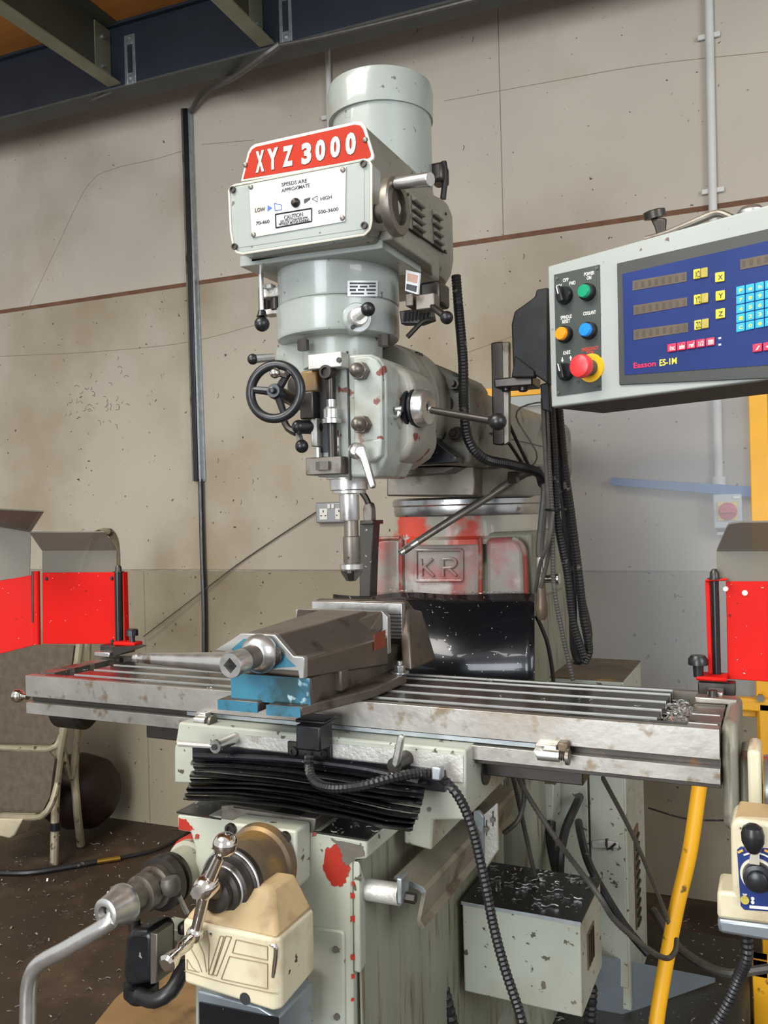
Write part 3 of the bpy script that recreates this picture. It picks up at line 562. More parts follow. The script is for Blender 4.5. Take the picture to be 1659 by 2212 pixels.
# right speed tags and levers
tp = G().prism(px([(877, 583), (906, 590), (902, 636), (875, 628)], Y=1.47), (.002, .003, 0)).out('warning_tag', 'label_plate', mm, label='small cream and black warning tag')
G().prism(px([(880, 590), (902, 595), (900, 612), (879, 607)], Y=1.4695), (.002, .001, 0)).out('print_block', 'tag_cream', tp); G().prism(px([(878, 613), (900, 618), (898, 631), (877, 625)], Y=1.4695), (.002, .001, 0)).out('print_block', 'ink_black', tp)
def blk(x0, x1, y0, y1, Y, dy, m, name, par=mm, bv=.002, lab=None):
    a = A(x0, y0, Y=Y); b = A(x1, y1, Y=Y); return G().box(a.x, b.x, Y, Y+dy, b.z, a.z).out(name, m, par, bv, lab)
blk(875, 892, 634, 660, 1.44, .04, 'dull_steel', 'lever_block'); bg = blk(897, 938, 637, 665, 1.44, .03, 'dull_steel', 'lever_block')
lever(A(925, 655, Y=1.45), A(965, 686, Y=1.43), .006, .0118, 'speed_lever', mm, 'dark_steel')
fan = G(); c = A(905, 695, Y=1.52)
fan.prism(px([(862, 672), (930, 662), (935, 690), (908, 700), (866, 700)], Y=1.50), (0, .02, 0)); fan.out('brake_spring', 'black_plastic', mm, .002)
for k in range(7):
    p = A(872+8*k, 694-k*.8, Y=1.495); G().tube([p, p+EZ*.02+EX*.004], .0016, 6).out('spring_coil', 'dark_steel', mm)
G().tube(px([(935, 690), (915, 693), (880, 728)], Y=1.5), .005, 8).out('spring_arm', 'dark_steel', mm)
blk(905, 950, 610, 655, 1.55, .06, 'dark_steel', 'switch_body', mm, .006)
# ---- belt housing
BYH = 1.365
def off(p, dz): return p+EZ*dz
bp = G().prism(px([(518, 553), (826, 513), (826, 536), (518, 577)], Y=BYH), (0, .18, 0)).out('housing_base', 'head_grey', mm, .002)
lo = [Vector((-.893, BYH+.0, 0)), Vector((-.600, BYH+.0, 0)), Vector((-.600, 1.55, 0)), Vector((-.625, 1.62, 0)), Vector((-.92+.05, 1.62, 0)), Vector((-.893, 1.55, 0))]
zb = A(520, 577, Y=BYH).z
G().prism([p+EZ*(zb+.004) for p in lo], (0, 0, .018)).out('base_flange', 'head_grey_side', bp, .003)
# body side profile extruded back
fp = px([(528, 556), (524, 420), (522, 392), (537, 328), (550, 312), (770, 263), (790, 272), (806, 345), (808, 500), (808, 520)], Y=1.345)
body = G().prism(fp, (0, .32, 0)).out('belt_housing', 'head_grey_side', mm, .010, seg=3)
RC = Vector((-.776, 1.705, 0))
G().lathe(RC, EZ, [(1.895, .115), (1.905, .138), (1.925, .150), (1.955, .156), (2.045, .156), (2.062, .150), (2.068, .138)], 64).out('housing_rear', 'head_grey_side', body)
# louvre plate on the right side (plane X)
LX = -.6175
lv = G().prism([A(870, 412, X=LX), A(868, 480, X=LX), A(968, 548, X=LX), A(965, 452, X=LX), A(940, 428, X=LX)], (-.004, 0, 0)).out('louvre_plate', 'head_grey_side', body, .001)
ym = A(868, 480, X=LX).y
for cx_, cy_ in ((888, 427), (888, 446), (889, 464), (890, 481), (933, 458), (933, 476), (935, 495), (936, 513)):
    a = A(cx_, cy_, X=LX); 
    L_ = .072 if cx_ < 900 else .060
    d = Vector((0, 1, 0))*L_; sec = [Vector((0, 0, .006)), Vector((.010, 0, -.003)), Vector((.006, 0, -.006)), Vector((0, 0, -.006))]
    g = G(); s1 = [a+v+Vector((0, 0, 0)) for v in sec]; g.prism(s1, d*.75); o = g.out('louvre', 'head_grey_side', lv, .0015)
    G().box(a.x-.003, a.x+.0008, a.y+.002, a.y+L_*.73, a.z-.013, a.z-.006).out('louvre_slot', 'ink_black', lv)
for p in ((876, 486), (960, 543), (962, 462), (880, 420)):
    c = A(*p, X=LX); G().cyl(c, c+EX*.003, .003, .003, 10).out('screw', 'dark_steel', lv)
# front cover
cov = G().prism(px([(495, 412), (500, 404), (509, 400), (788, 345), (797, 348), (802, 356), (803, 480), (799, 496), (788, 507), (525, 548), (512, 545), (506, 538), (499, 500)], Y=1.322), (0, .04, 0)).out('front_cover', 'head_grey', mm, .005, seg=3)
rim = px([(495, 412), (500, 404), (509, 400), (788, 345), (797, 348), (802, 356), (803, 480), (799, 496), (788, 507), (525, 548), (512, 545), (506, 538), (499, 500), (495, 412)], Y=1.322)
g = G()
for i in range(len(rim)-1): g.tube([rim[i], rim[i+1]], .0021, 6, .5)
g.out('cover_rim', 'name_cream', cov)
G().prism(px([(508, 410), (786, 356), (787, 494), (516, 535)], Y=1.3212), (0, .002, 0)).out('x', 'head_grey', cov).name = 'cover_face'
pc = Vector((0, 1.3195, 0)); nf = Vector((0, -1, 0))
lp = G().prism(px([(538, 398), (747, 360), (745, 478), (544, 513)], Y=1.319), (0, .0025, 0)).out('speed_plate', 'label_plate', cov)
LP = Vector((0, 1.3188, 0)); 
def tx(s, bl, br, tl, m='ink_black', par=lp, name='lettering', P=None, n=None): return text(s, bl, br, tl, name, m, par, LP if P is None else P, nf if n is None else n, .0004)
tx('SPEEDS ARE', (608, 403), (663, 394), (608, 395)); tx('APPROXIMATE', (608, 416), (669, 404), (608, 408))
tx('LOW', (551, 459), (573, 456), (551, 450)); tx('HIGH', (693, 434), (717, 429), (692, 426)); tx('70-460', (553, 487), (582, 482), (553, 479)); tx('500-3600', (687, 463), (731, 455), (687, 455))
g = G(); g.prism(px([(578, 443), (588, 449), (578, 457)], Y=1.3186), (0, .0006, 0)); g.out('low_arrow', 'ink_blue', lp)
def outline(pts, Y, r, name, m, par):
    g = G(); q = px(pts+[pts[0]], Y=Y)
    for i in range(len(q)-1): g.tube([q[i], q[i+1]], r, 4, .5)
    return g.out(name, m, par)
outline([(593, 439), (608, 443), (608, 453), (594, 455)], 1.3186, .0006, 'low_symbol', 'ink_blue', lp)
outline([(685, 423), (685, 436), (674, 430)], 1.3186, .0005, 'high_arrow', 'ink_black', lp)
g = G(); g.prism(px([(657, 430), (670, 426), (670, 431), (658, 440), (656, 436)], Y=1.3186), (0, .0006, 0)); g.out('high_symbol', 'ink_black', lp)
outline([(595, 463), (673, 450), (673, 478), (596, 492)], 1.3186, .0014, 'caution_border', 'ink_black', lp)
tx('CAUTION', (614, 475), (655, 467), (613, 466)); tx('DO NOT CHANGE RPM', (606, 481), (664, 472), (606, 476)); tx('WITHOUT MOTOR RUNNING', (602, 488), (668, 478), (602, 482))
c = A(639, 438, Y=1.3185); G().lathe(c, -EY, [(0, .0085), (.002, .0085), (.005, .0075), (.009, .004), (.0095, .001)], 24).out('speed_knob', 'dark_steel', lp)
sc = None
for p in ((542, 404), (741, 367), (740, 471), (548, 507)):
    c = A(*p, Y=1.319); sc = (G().lathe(c, -EY, [(0, .0048), (.002, .0045), (.003, .003)], 14).out('screw', 'dull_steel', lp, origin=c)) if sc is None else inst(sc, lp, c)
s2 = None
for p in ((503, 410), (785, 354), (787, 487), (507, 533)):
    c = A(*p, Y=1.320); s2 = (G().lathe(c, -EY, [(0, .0062), (.003, .006), (.003, .0038), (.001, .0035)], 16).out('cap_screw', 'dark_steel', cov, origin=c)) if s2 is None else inst(s2, cov, c)
# red nameplate
nb = G().prism(px([(520, 392), (535, 330), (541, 318), (550, 311), (768, 262), (782, 264), (789, 273), (807, 334), (806, 343), (800, 348)], Y=1.338), (0, .006, 0)).out('name_plate', 'name_cream', mm, .001, label='red nameplate with cream lettering')
G().prism(px([(525, 387), (539, 332), (545, 322), (553, 317), (766, 269), (778, 271), (784, 279), (801, 332), (800, 338), (795, 342)], Y=1.3372), (0, .002, 0)).out('red_field', 'name_red', nb)
NP = Vector((0, 1.337, 0))
for ch_, x0, x1, yb, h in (('X', 553, 571, 374, 46), ('Y', 578, 601, 369, 46), ('Z', 611, 633, 362, 44), ('3', 652, 673, 357, 46), ('0', 682, 703, 350, 46), ('0', 714, 735, 343, 46), ('0', 747, 769, 337, 48)):
    s_ = -(x1-x0)*.21
    for mi, (e_, mname, dz) in enumerate(((2.2, 'ink_black', .0002), (0, 'name_cream', .0012))):
        o = text(ch_, (x0-e_*.5, yb+e_*.4), (x1+e_*.5, yb+e_*.4+s_), (x0-e_*.5, yb-h-e_*.4), 'letter', mname, nb, NP, nf, dz, bold=.05)
        o.scale = (1, 1, 1)
for p in ((530, 356), (789, 302)):
    c = A(*p, Y=1.337); G().lathe(c, -EY, [(0, .005), (.002, .0045), (.003, .003)], 14).out('screw', 'dull_steel', nb)
# speed crank
cw = A(851, 448, X=-.575); 
g = G(); g.cyl(A(818, 462, X=-.618), cw-EX*.004, .016, .0175, 24); cr = g.out('speed_crank', 'dull_steel', mm)
G().lathe(cw-EX*.006, EX, [(0, .047), (.003, .0485), (.013, .0485), (.016, .046), (.016, .031), (.004, .030)], 48).out('crank_disc', 'dull_steel', cr)
G().lathe(cw, EX, [(0, .030), (.004, .0295)], 32).out('disc_face', 'dark_steel', cr)
h0 = A(846, 398, X=-.57); h1 = A(930, 387, X=-.49)
G().lathe(h0, h1-h0, [(0, .0065), (.012, .0065), (.013, .0095), ((h1-h0).length-.002, .0115), ((h1-h0).length, .0105)], 24).out('crank_handle', 'bright_steel', cr)
# motor
mo = G().lathe((-.772, 1.715, 0), EZ, [(2.0, .108), (2.262, .108)], 72).out('motor', 'head_grey', mm)
G().lathe((-.775, 1.715, 0), EZ, [(2.262, .1145), (2.318, .1165), (2.334, .113), (2.342, .100), (2.344, .0)], 72).out('motor_cap', 'head_grey', mo)
a = A(956, 370, Y=1.75); g = G(); g.box(a.x-.03, a.x+.003, 1.74, 1.79, a.z-.022, a.z+.02); g.out('cable_gland_box', 'dark_steel', mo, .008)
G().tube(px([(958, 350), (962, 380), (957, 430)], Y=1.76), .007, 8).out('gland_cable', 'hose_black', mo)
# ---- table
TZ = 1.081; TB = 1.0; Y0, Y1 = 1.334, 1.603
wl = [1.376, 1.434, 1.495, 1.557]   # back walls of the slots seen from the front
def tprof(x):
    p = [(Y0+.03, TB), (Y1-.01, TB), (Y1, TB+.02), (Y1, TZ), (Y1-.012, TZ), (Y1-.012, TZ-.014), (Y1-.026, TZ-.014), (Y1-.026, TZ)]
    for yb in wl[::-1][:3]:
        p += [(yb, TZ), (yb, TZ-.016), (yb+.007, TZ-.016), (yb+.007, TZ-.028), (yb-.021, TZ-.028), (yb-.021, TZ-.016), (yb-.014, TZ-.016), (yb-.014, TZ)]
    p += [(1.376, TZ), (1.376, TZ-.014), (1.360, TZ-.014), (1.360, TZ), (Y0+.002, TZ), (Y0+.002, TB+.036), (Y0+.022, TB+.036), (Y0+.022, TB+.023), (Y0+.002, TB+.023), (Y0+.002, TB), (Y0+.03, TB)][:-1]
    return [Vector((x, y, z)) for y, z in p]
TL, TR = -1.466, -.086
tb = G().prism(tprof(-1.37), (1.37-.178, 0, 0)).out('table', 'table_top', mm, ang=30)
for xe, we, xi, dz in ((TL, .04, -1.37, .02), (TR, -.046, -.178, .024)):
    G().prism(tprof(xe), (we, 0, 0)).out('table_end', 'dull_steel', tb)
    G().box(xe+we, xi, Y0+.03, Y1-.014, TB, TZ-dz).out('trough_floor', 'dark_steel', tb)
    G().box(xe+we, xi, Y1-.014, Y1, TB, TZ).out('trough_wall', 'dull_steel', tb)
def strip_(x0, x1, y0, y1, z0, z1, name, m, par=tb, bv=.0008): return G().box(x0, x1, y0, y1, z0, z1).out(name, m, par, bv)
strip_(TL, TR, Y0, Y0+.020, TB+.0365, TZ, 'front_band', 'apron_steel'); strip_(TL, TR, Y0, Y0+.020, TB, TB+.0235, 'lower_band', 'apron_steel')
strip_(TL, TR, Y0+.018, Y0+.024, TB+.0235, TB+.0365, 'stop_groove', 'dark_steel', bv=0)
strip_(TL+.04, TR-.046, Y0+.012, 1.361, TZ-.014, TZ+.0004, 'front_rim', 'table_top')
for yb in wl[::1]+[Y1-.012]:
    strip_(-1.3695, -.1785, yb-.0008, yb+.003, TZ-.0135, TZ+.0006, 'slot_wall', 'lit_steel', bv=0)  # bright strips paint in the light caught by the slot back walls
for yb in (1.36, 1.42, 1.52)[:3]: strip_(TR-.045, TR-.004, yb, yb+.004, TZ, TZ+.0008, 'rim_highlight', 'lit_steel', bv=0)
G().box(-1.2, -.3, 1.40, 1.56, .955, 1.0).out('table_dovetail', 'dark_steel', tb, .002)
strip_(-1.05, -.32, Y0+.008, Y0+.02, TB+.026, TB+.034, 'scale_strip', 'galvanised')
# chip tray under the right edge
a = A(960, 1632, Y=1.36)
strip_(-.60, TR, Y0+.012, 1.40, TB-.009, TB-.003, 'underside_rail', 'dark_steel')
# trip dogs
def dog(x, y, w, lab):
    a = A(x, y, Y=Y0-.004); g = G(); g.box(a.x, a.x+w, Y0-.016, Y0+.004, a.z-.009, a.z+.011); o = g.out('trip_dog', 'bright_steel', tb, .002)
    G().lathe((a.x+w-.012, Y0-.022, a.z-.006), EX, [(0, .0105), (.012, .011), (.014, .008), (.020, .008)], 20).out('dog_barrel', 'bright_steel', o) if False else None
    b = G(); b.lathe((a.x+.006, Y0-.020, a.z-.003), EX, [(0, .0095), (w, .0095)], 20); b.out('dog_body', 'bright_steel', tb)
    b = G(); b.lathe((a.x+w+.006, Y0-.020, a.z-.003), EX, [(0, .005), (.003, .0075), (.004, .005), (.007, .0075), (.008, .005), (.010, .005), (.010, .0125), (.015, .0125)], 20); b.out('dog_screw', 'dull_steel', tb)
dog(430, 1548, .024, ''); dog(1160, 1618, .034, '')
a = A(1166, 1620, Y=Y0-.018); G().hexa(a, a-EY*.008, .008).out('dog_bolt', 'scraped_silver', tb)
a = A(1217, 1613, Y=Y0-.01); G().box(a.x-.008, a.x+.008, Y0-.018, Y0+.004, a.z-.008, a.z+.008).out('rusty_dog', 'bronze_cast', tb, .003)
# end bracket (right) and left ball
rb = G().prism([A(1552, 1535, Y=1.40), A(1604, 1535, Y=1.40)][:0] or [Vector((TR+.001, 1.37, TZ+.004)), Vector((TR+.001, 1.56, TZ+.006)), Vector((TR+.001, 1.575, TZ-.02)), Vector((TR+.001, 1.54, .93)), Vector((TR+.001, 1.42, .905)), Vector((TR+.001, 1.355, .93)), Vector((TR+.001, 1.35, TZ-.03))], (.022, 0, 0)).out('end_bracket', 'adapter_grey', mm, .012, seg=4)
G().prism([Vector((TR+.022, 1.40, TZ-.06)), Vector((TR+.022, 1.52, TZ-.06)), Vector((TR+.022, 1.54, .96)), Vector((TR+.022, 1.50, .91)), Vector((TR+.022, 1.40, .905)), Vector((TR+.022, 1.375, .95))], (.014, 0, 0)).out('bracket_boss', 'base_green_dirty', rb, .006)
lh = G(); c = A(39, 1503, Y=1.40); lh.ball(c, .0150); lh.cyl(c, c+EX*.03, .007); lhb = lh.out('left_crank_ball', 'chrome', mm)
c = A(165, 1560, Y=1.48); g = G(); g.lathe((c.x, c.y, c.z+.03), EX, [(-.045, .035), (-.04, .044), (.03, .044), (.04, .035)], 28); g.out('left_bracket', 'dark_steel', mm)
c = A(170, 1572, Y=1.44); 
# ---- saddle
SYF = 1.30
sd = G().prism(px([(386, 1560), (1006, 1620), (1006, 1772), (935, 1772), (932, 1838), (872, 1822), (872, 1760), (600, 1735), (600, 1700), (376, 1692), (376, 1620)], Y=SYF), (0, .34, 0)).out('saddle', 'base_green', mm, .004)
G().prism(px([(492, 1585), (1000, 1632), (1000, 1690), (930, 1684), (600, 1640), (492, 1630)], Y=SYF-.002), (0, .004, 0)).out('scraped_band', 'scraped_silver', sd)
c = A(1050, 1662, X=-.466); G().cyl(c, c+EX*.002, .026, .026, 32).out('side_opening', 'ink_black', sd)
g = G(); c = A(467, 1612, Y=SYF-.06); g.cyl(c, c+EY*.06, .0105, .0105, 20); g.cyl(c, c-EY*.004, .0125, .0115, 20); ll = g.out('lock_shaft', 'bright_steel', sd); G().cyl(c-EY*.005, c-EY*.008, .0055, .0055, 6).out('shaft_screw', 'ink_black', sd)
G().tube([c+EX*-.005, A(387, 1606, Y=SYF-.06)], .0046, 8, .05, r1=.006).out('lock_handle', 'scraped_silver', sd)
g = G(); c = A(852, 1655, Y=SYF-.05); g.cyl(c, c+EY*.05, .013, .013, 20); g.out('lock_shaft', 'dark_steel', sd)
G().prism(px([(844, 1650), (858, 1590), (864, 1587), (871, 1590), (871, 1600), (860, 1655), (852, 1662)], Y=SYF-.058), (0, .010, 0)).out('lock_handle', 'bright_steel', sd, .003)
# limit switch on table front
blk(620, 716, 1601, 1652, SYF-.008, .012, 'dark_steel', 'switch_plate', sd, .002)
blk(638, 692, 1565, 1625, SYF-.05, .045, 'black_plastic', 'limit_switch', sd, .003)
blk(636, 700, 1553, 1567, SYF-.035, .05, 'black_plastic', 'switch_roller', sd, .003)
for p in ((636, 1622), (700, 1628)):
    c = A(*p, Y=SYF-.008); G().lathe(c, -EY, [(0, .008), (.006, .008), (.006, .004), (.003, .004)], 16).out('cap_screw', 'dark_steel', sd)
# bellows (way cover)
bw = G().box(-1.0, -.5, SYF-.008, SYF, .955, .99).out('way_cover', 'black_rubber', mm, label='fanned black rubber way cover')
L0 = [(415, 1632), (420, 1640), (417, 1655), (413, 1668), (410, 1681), (408, 1693), (402, 1705), (399, 1718), (407, 1730)]
R0_ = [(922, 1688), (918, 1700), (916, 1714), (913, 1728), (908, 1744), (903, 1757), (897, 1770), (893, 1783), (884, 1799)]
for i in range(8):
    f = i/7; Yn = 1.27-.13*f; Yf = 1.285-.11*f
    def row(L_, R_, Y, n=16, bow=20):
        o = []
        for k in range(n+1):
            t = k/n; y = L_[1]+(R_[1]-L_[1])*t - bow*math.sin(math.pi*min(1, t*1.15))*(.9 if i > 3 else .5)*(1-t*.3)+1.6*math.sin(t*6+i*1.7)+.6*math.sin(t*23+i)
            o.append(A(L_[0]+(R_[0]-L_[0])*t, y, Y=Y))
        return o
    r1 = row(L0[i], R0_[i], Yf+.0); r2 = row((L0[i][0]-(4 if i % 2 else -4), L0[i][1]+9), (R0_[i][0]-2, R0_[i][1]+11), Yn-.012); r3 = row(L0[i+1], R0_[i+1], Yn+.018)
    g = G(); vs = [[g.b.verts.new(p) for p in r] for r in (r1, r2, r3)]
    for a, b in ((0, 1), (1, 2)):
        for k in range(16): g.b.faces.new((vs[a][k], vs[a][k+1], vs[b][k+1], vs[b][k]))
    o = g.out('bellows_fold', 'black_rubber', bw); md = o.modifiers.new('t', 'SOLIDIFY'); md.thickness = .0022
G().tube([A(420, 1633, Y=1.27), A(600, 1640, Y=1.27), A(780, 1660, Y=1.27), A(905, 1690, Y=1.27)], .006, 8).out('clamp_strip', 'black_rubber', bw)
# ---- knee
def jag(pts, r=4, n=5):
    o = []
    for i, p in enumerate(pts):
        q = pts[(i+1) % len(pts)]
        for k in range(n): o.append((p[0]+(q[0]-p[0])*k/n+random.uniform(-r, r)*.8, p[1]+(q[1]-p[1])*k/n+random.uniform(-r, r)))
    return o
KY = 1.17
kn = G().prism(px([(421, 2600), (421, 1832), (411, 1799), (383, 1794), (383, 1759), (477, 1765), (652, 1790), (792, 1818), (792, 1856), (760, 1858), (765, 2600)], Y=KY), (0, .80, 0)).out('knee', 'knee_paint', mm, .004)
KR = A(682, 1800, Y=KY).x
G().prism(px([(477, 1770), (477, 1740), (500, 1738), (652, 1764), (682, 1768), (678, 1802)], Y=KY), (0, .7, 0)).out('knee_ways', 'dull_steel', kn, .002)
G().prism([A(382, 1759, Y=KY-.001), A(477, 1764, Y=KY-.001), A(477, 1762, Y=KY+.6), A(420, 1757, Y=KY+.6)][:0] or [Vector((-.942, KY, .9065)), Vector((-.85, KY, .9065)), Vector((-.85, KY+.7, .9065)), Vector((-.942, KY+.7, .9065))], (0, 0, .003)).out('way_surface', 'dark_steel', kn)
G().prism([Vector((-.675, KY, .9085)), Vector((-.582, KY, .9085)), Vector((-.582, KY+.7, .9085)), Vector((-.675, KY+.7, .9085))], (0, 0, .003)).out('way_surface', 'dark_steel', kn)
G().prism([Vector((-.825, KY, .930)), Vector((-.70, KY, .930)), Vector((-.70, KY+.6, .930)), Vector((-.825, KY+.6, .930))], (0, 0, .003)).out('way_surface', 'table_top', kn)
c = A(784, 1843, Y=KY); G().cyl(c, c-EY*.001, .003, .003, 10).out('drilled_hole', 'ink_black', kn)
G().prism(px(jag([(704, 1830), (735, 1824), (757, 1850), (752, 1895), (735, 1916), (712, 1908), (698, 1870)]), Y=KY-.0008), (0, .001, 0)).out('bare_primer', 'red_primer', kn)
G().prism(px(jag([(715, 1812), (785, 1828), (786, 1850), (762, 1853), (754, 1872), (742, 1862), (735, 1835)], 3), Y=KY-.0014), (0, .001, 0)).out('bare_metal', 'dull_steel', kn)
G().prism(px(jag([(386, 1766), (402, 1770), (410, 1782), (420, 1792), (408, 1795), (386, 1790)], 1.5, 3), Y=KY-.0008), (0, .001, 0)).out('bare_primer', 'red_primer', kn)
for x, y, r_ in ((764, 1910, 4), (762, 1935, 5), (763, 1985, 6), (763, 2068, 5), (764, 2110, 5), (655, 1832, 5), (680, 1802, 5), (426, 1808, 5), (762, 2160, 4)):
    G().prism(px(jag([(x-r_, y-r_), (x+r_*.6, y-r_), (x+r_*.6, y+r_), (x-r_, y+r_)], 1.5, 2), Y=KY-.0012), (0, .001, 0)).out('paint_chip', 'red_primer', kn)
G().prism(px([(662, 2030), (668, 2003), (738, 2012), (742, 2020), (745, 2300), (662, 2300)], Y=KY-.006), (0, .008, 0)).out('access_door', 'base_green', kn, .003)
for p in ((726, 2050), (729, 2195)):
    c = A(*p, Y=KY-.006); G().cyl(c, c-EY*.004, .005, .005, 12).out('screw', 'dull_steel', kn)
G().box(-.6065, -.603, KY+.012, KY+.76, .25, .872).out('knee_side', 'base_green_dirty', kn)
# right side rail + nearer lower body edge
G().prism([A(762, 1858, Y=KY), A(775, 1900, Y=KY+.03), A(776, 2080, Y=KY+.03), A(764, 2100, Y=KY)], (.012, 0, 0)).out('side_flange', 'base_green', kn, .003)
# bearing bracket + dials
pb = G().prism(px([(488, 1786), (494, 1777), (640, 1795), (640, 1920), (628, 1932), (560, 1925), (488, 1900)], Y=KY-.045), (0, .045, 0)).out('bearing_plate', 'knee_paint', mm, .004)
s3 = None
for p in ((500, 1790), (617, 1808), (619, 1907)):
    c = A(*p, Y=KY-.046); s3 = G().lathe(c, -EY, [(0, .0095), (.006, .0092), (.006, .0055), (.002, .005)], 20).out('cap_screw', 'dark_steel', pb, origin=c) if s3 is None else inst(s3, pb, c)
bc = A(572, 1858, Y=KY-.045)
G().lathe(bc, -EY, [(0, .058), (.004, .060), (.016, .058), (.020, .053), (.075, .050), (.082, .048)], 56).out('bearing_housing', 'bronze_cast', pb)
cd = A(540, 1874, Y=KY-.125); 
di = G().lathe(bc-EY*.080, -EY, [(0, .050), (.010, .051), (.012, .047), (.014, .047), (.015, .043), (.030, .041), (.032, .034), (.040, .033), (.042, .026), (.052, .025), (.054, .018)], 56).out('feed_dial', 'dark_steel', pb)
G().torus(bc-EY*.092, -EY, .0488, .002, 56, 8).out('dial_ring', 'bright_steel', di)
G().torus(bc-EY*.112, -EY, .034, .0018, 48, 8).out('dial_ring', 'bright_steel', di)
hp = A(441, 1918, Y=.965)
G().cyl(bc-EY*.12, hp+EY*.01, .0125, .0125, 20).out('feed_shaft', 'bronze_cast', pb)
# ball crank
hq = A(435, 1922, Y=hp.y-.012); 
bcnk = G().lathe(hp+EY*.018, -EY, [(0, .012), (.004, .0165), (.022, .0165), (.027, .013), (.03, .010)], 28).out('ball_crank', 'chrome', mm)
G().hexa(hp-EY*.012, hp-EY*.020, .0085).out('crank_nut', 'bright_steel', bcnk)
hbp = hp+EY*.006
yb_ = hbp.y-.004; tb_ = A(480, 1828, Y=yb_); dn_ = A(415, 2022, Y=yb_)
sh_ = hbp-A(440, 1918, Y=yb_)
tb_ += sh_; dn_ += sh_
G().tube([hbp, hbp.lerp(tb_, .72)], .0095, 14, .01, r1=.0075).out('crank_arm', 'chrome', bcnk); G().ball(tb_, .0172, seg=32).out('counter_ball', 'chrome', bcnk)
G().tube([hbp, dn_], .010, 14, .01, r1=.0072).out('crank_arm', 'chrome', bcnk); G().ball(dn_, .0125).out('arm_ball', 'chrome', bcnk)
hv = A(350, 2090, Y=yb_-.07)+sh_-dn_; L_ = hv.length
G().lathe(dn_, hv, [(.0, .007), (.012, .0075), (L_*.3, .0105), (L_*.5, .0085), (L_*.62, .007), (L_*.8, .0115), (L_*.95, .0125), (L_, .008)], 24).out('crank_handle', 'chrome', bcnk)
# ================================================================== THINGS ON AND AROUND THE MACHINE
# ---- cutter held in the spindle
t = thing('end_mill', 'steel milling cutter on a long stepped arbor hanging under the spindle', 'cutter', (SX, SY, zof(1250)))
G().lathe((SX, SY, 0), EZ, [(zof(1125), .0185), (zof(1122), .0195), (zof(1068), .0195)], 32).out('arbor', 'bright_steel', t)
G().lathe((SX+.003, SY, 0), EZ, [(zof(1216), .0165), (zof(1214), .0172), (zof(1160), .0172), (zof(1158), .0145), (zof(1124), .0142)], 32).out('shank', 'dull_steel', t)
cu = G().lathe((SX+.001, SY, 0), EZ, [(zof(1233), .018), (zof(1229), .0225), (zof(1219), .0228), (zof(1217), .02)], 32).out('cutter_head', 'bright_steel', t)
for k in range(3):
    an = math.radians(-75+120*k); d = Vector((math.cos(an), math.sin(an), 0)); tt = d.cross(EZ); c = Vector((SX, SY, zof(1229)))
    G().prism([c+d*.0225-tt*.006+EZ*.008, c+d*.001-tt*.006+EZ*.008, c-d*.002-EZ*.024-tt*.006, c+d*.008-EZ*.024-tt*.006, c+d*.022-EZ*.008-tt*.006], tt*.010).out('cutter_tooth', 'dark_steel', t, .001)
a = A(752, 1205, Y=SY-.018); G().cyl(a, a-EY*.001, .0025, .0025, 8).out('grub_screw', 'ink_black', t)
# black square post behind the spindle
t = thing('square_post', 'black square steel post with hooked bracket standing behind the cutter', 'post', A(790, 1290, Y=1.9))
G().prism(px([(776, 1290), (776, 1126), (807, 1126), (804, 1180), (800, 1290)], Y=1.88), (0, .04, 0)).out('post', 'pan_dark', t, .003)
G().prism(px([(785, 1128), (783, 1100), (789, 1082), (800, 1087), (803, 1100), (804, 1128)], Y=1.885), (0, .025, 0)).out('hook', 'dull_steel', t, .003)
G().tube(px([(779, 1060), (790, 1075), (796, 1088)], Y=1.89), .008, 8).out('hook_pin', 'dark_steel', t)
a = A(805, 1129, Y=1.88); G().box(a.x-.03, a.x+.006, 1.87, 1.93, a.z-.004, a.z+.006).out('bracket', 'dark_steel', t, .002)
# ---- vise
vs_ = thing('machine_vise', 'heavy worn brown steel machine vise with teal front, bolted on the table', 'vise', (AXX, 1.4, TZ))
VX = AXX
foot = G().prism([Vector((p[0], p[1], TZ+.001)) for p in ((-.872, 1.305), (-.872, 1.20), (-.792, 1.20), (-.792, 1.235), (-.770, 1.235), (-.770, 1.192), (-.708, 1.196), (-.655, 1.36), (-.652, 1.50), (-.872, 1.50))], (0, 0, .018)).out('base_flange', 'vise_brown', vs_, .003)
for a, b in (((-.872, 1.1995), (-.792, 1.1995)), ((-.770, 1.1915), (-.708, 1.1955))):
    d = Vector((b[0]-a[0], b[1]-a[1], 0)); G().prism([Vector((*a, TZ+.001)), Vector((*b, TZ+.001)), Vector((*b, TZ+.018)), Vector((*a, TZ+.018))], (0, -.0015, 0)).out('painted_edge', 'vise_teal', foot)
bdv = G().box(-.855, -.700, 1.215, 1.60, TZ+.015, TZ+.062).out('vise_body', 'vise_brown', vs_, .004)
G().box(-.855, -.700, 1.2135, 1.216, TZ+.016, TZ+.061).out('front_paint', 'vise_teal', bdv)
G().box(-.60-.21, -.60-.13, 1.205, 1.214, TZ+.014, TZ+.03).out('front_rib', 'vise_teal', bdv, .004) if False else None
# front bearing plate (trapezoid outline)
FPX = [(463, 1405), (521, 1368), (594, 1371), (634, 1418), (655, 1419), (657, 1425), (657, 1466), (646, 1467), (643, 1450), (610, 1448), (560, 1450), (530, 1446), (490, 1410)]
fpl = G().prism(px(FPX, Y=1.17), (0, .012, 0)).out('front_plate', 'vise_face', vs_, .0015)
G().prism(px([(500, 1402), (526, 1380), (590, 1382), (622, 1424), (640, 1440), (610, 1442), (560, 1447), (530, 1440)], Y=1.1695), (0, .002, 0)).out('teal_panel', 'vise_teal', fpl)
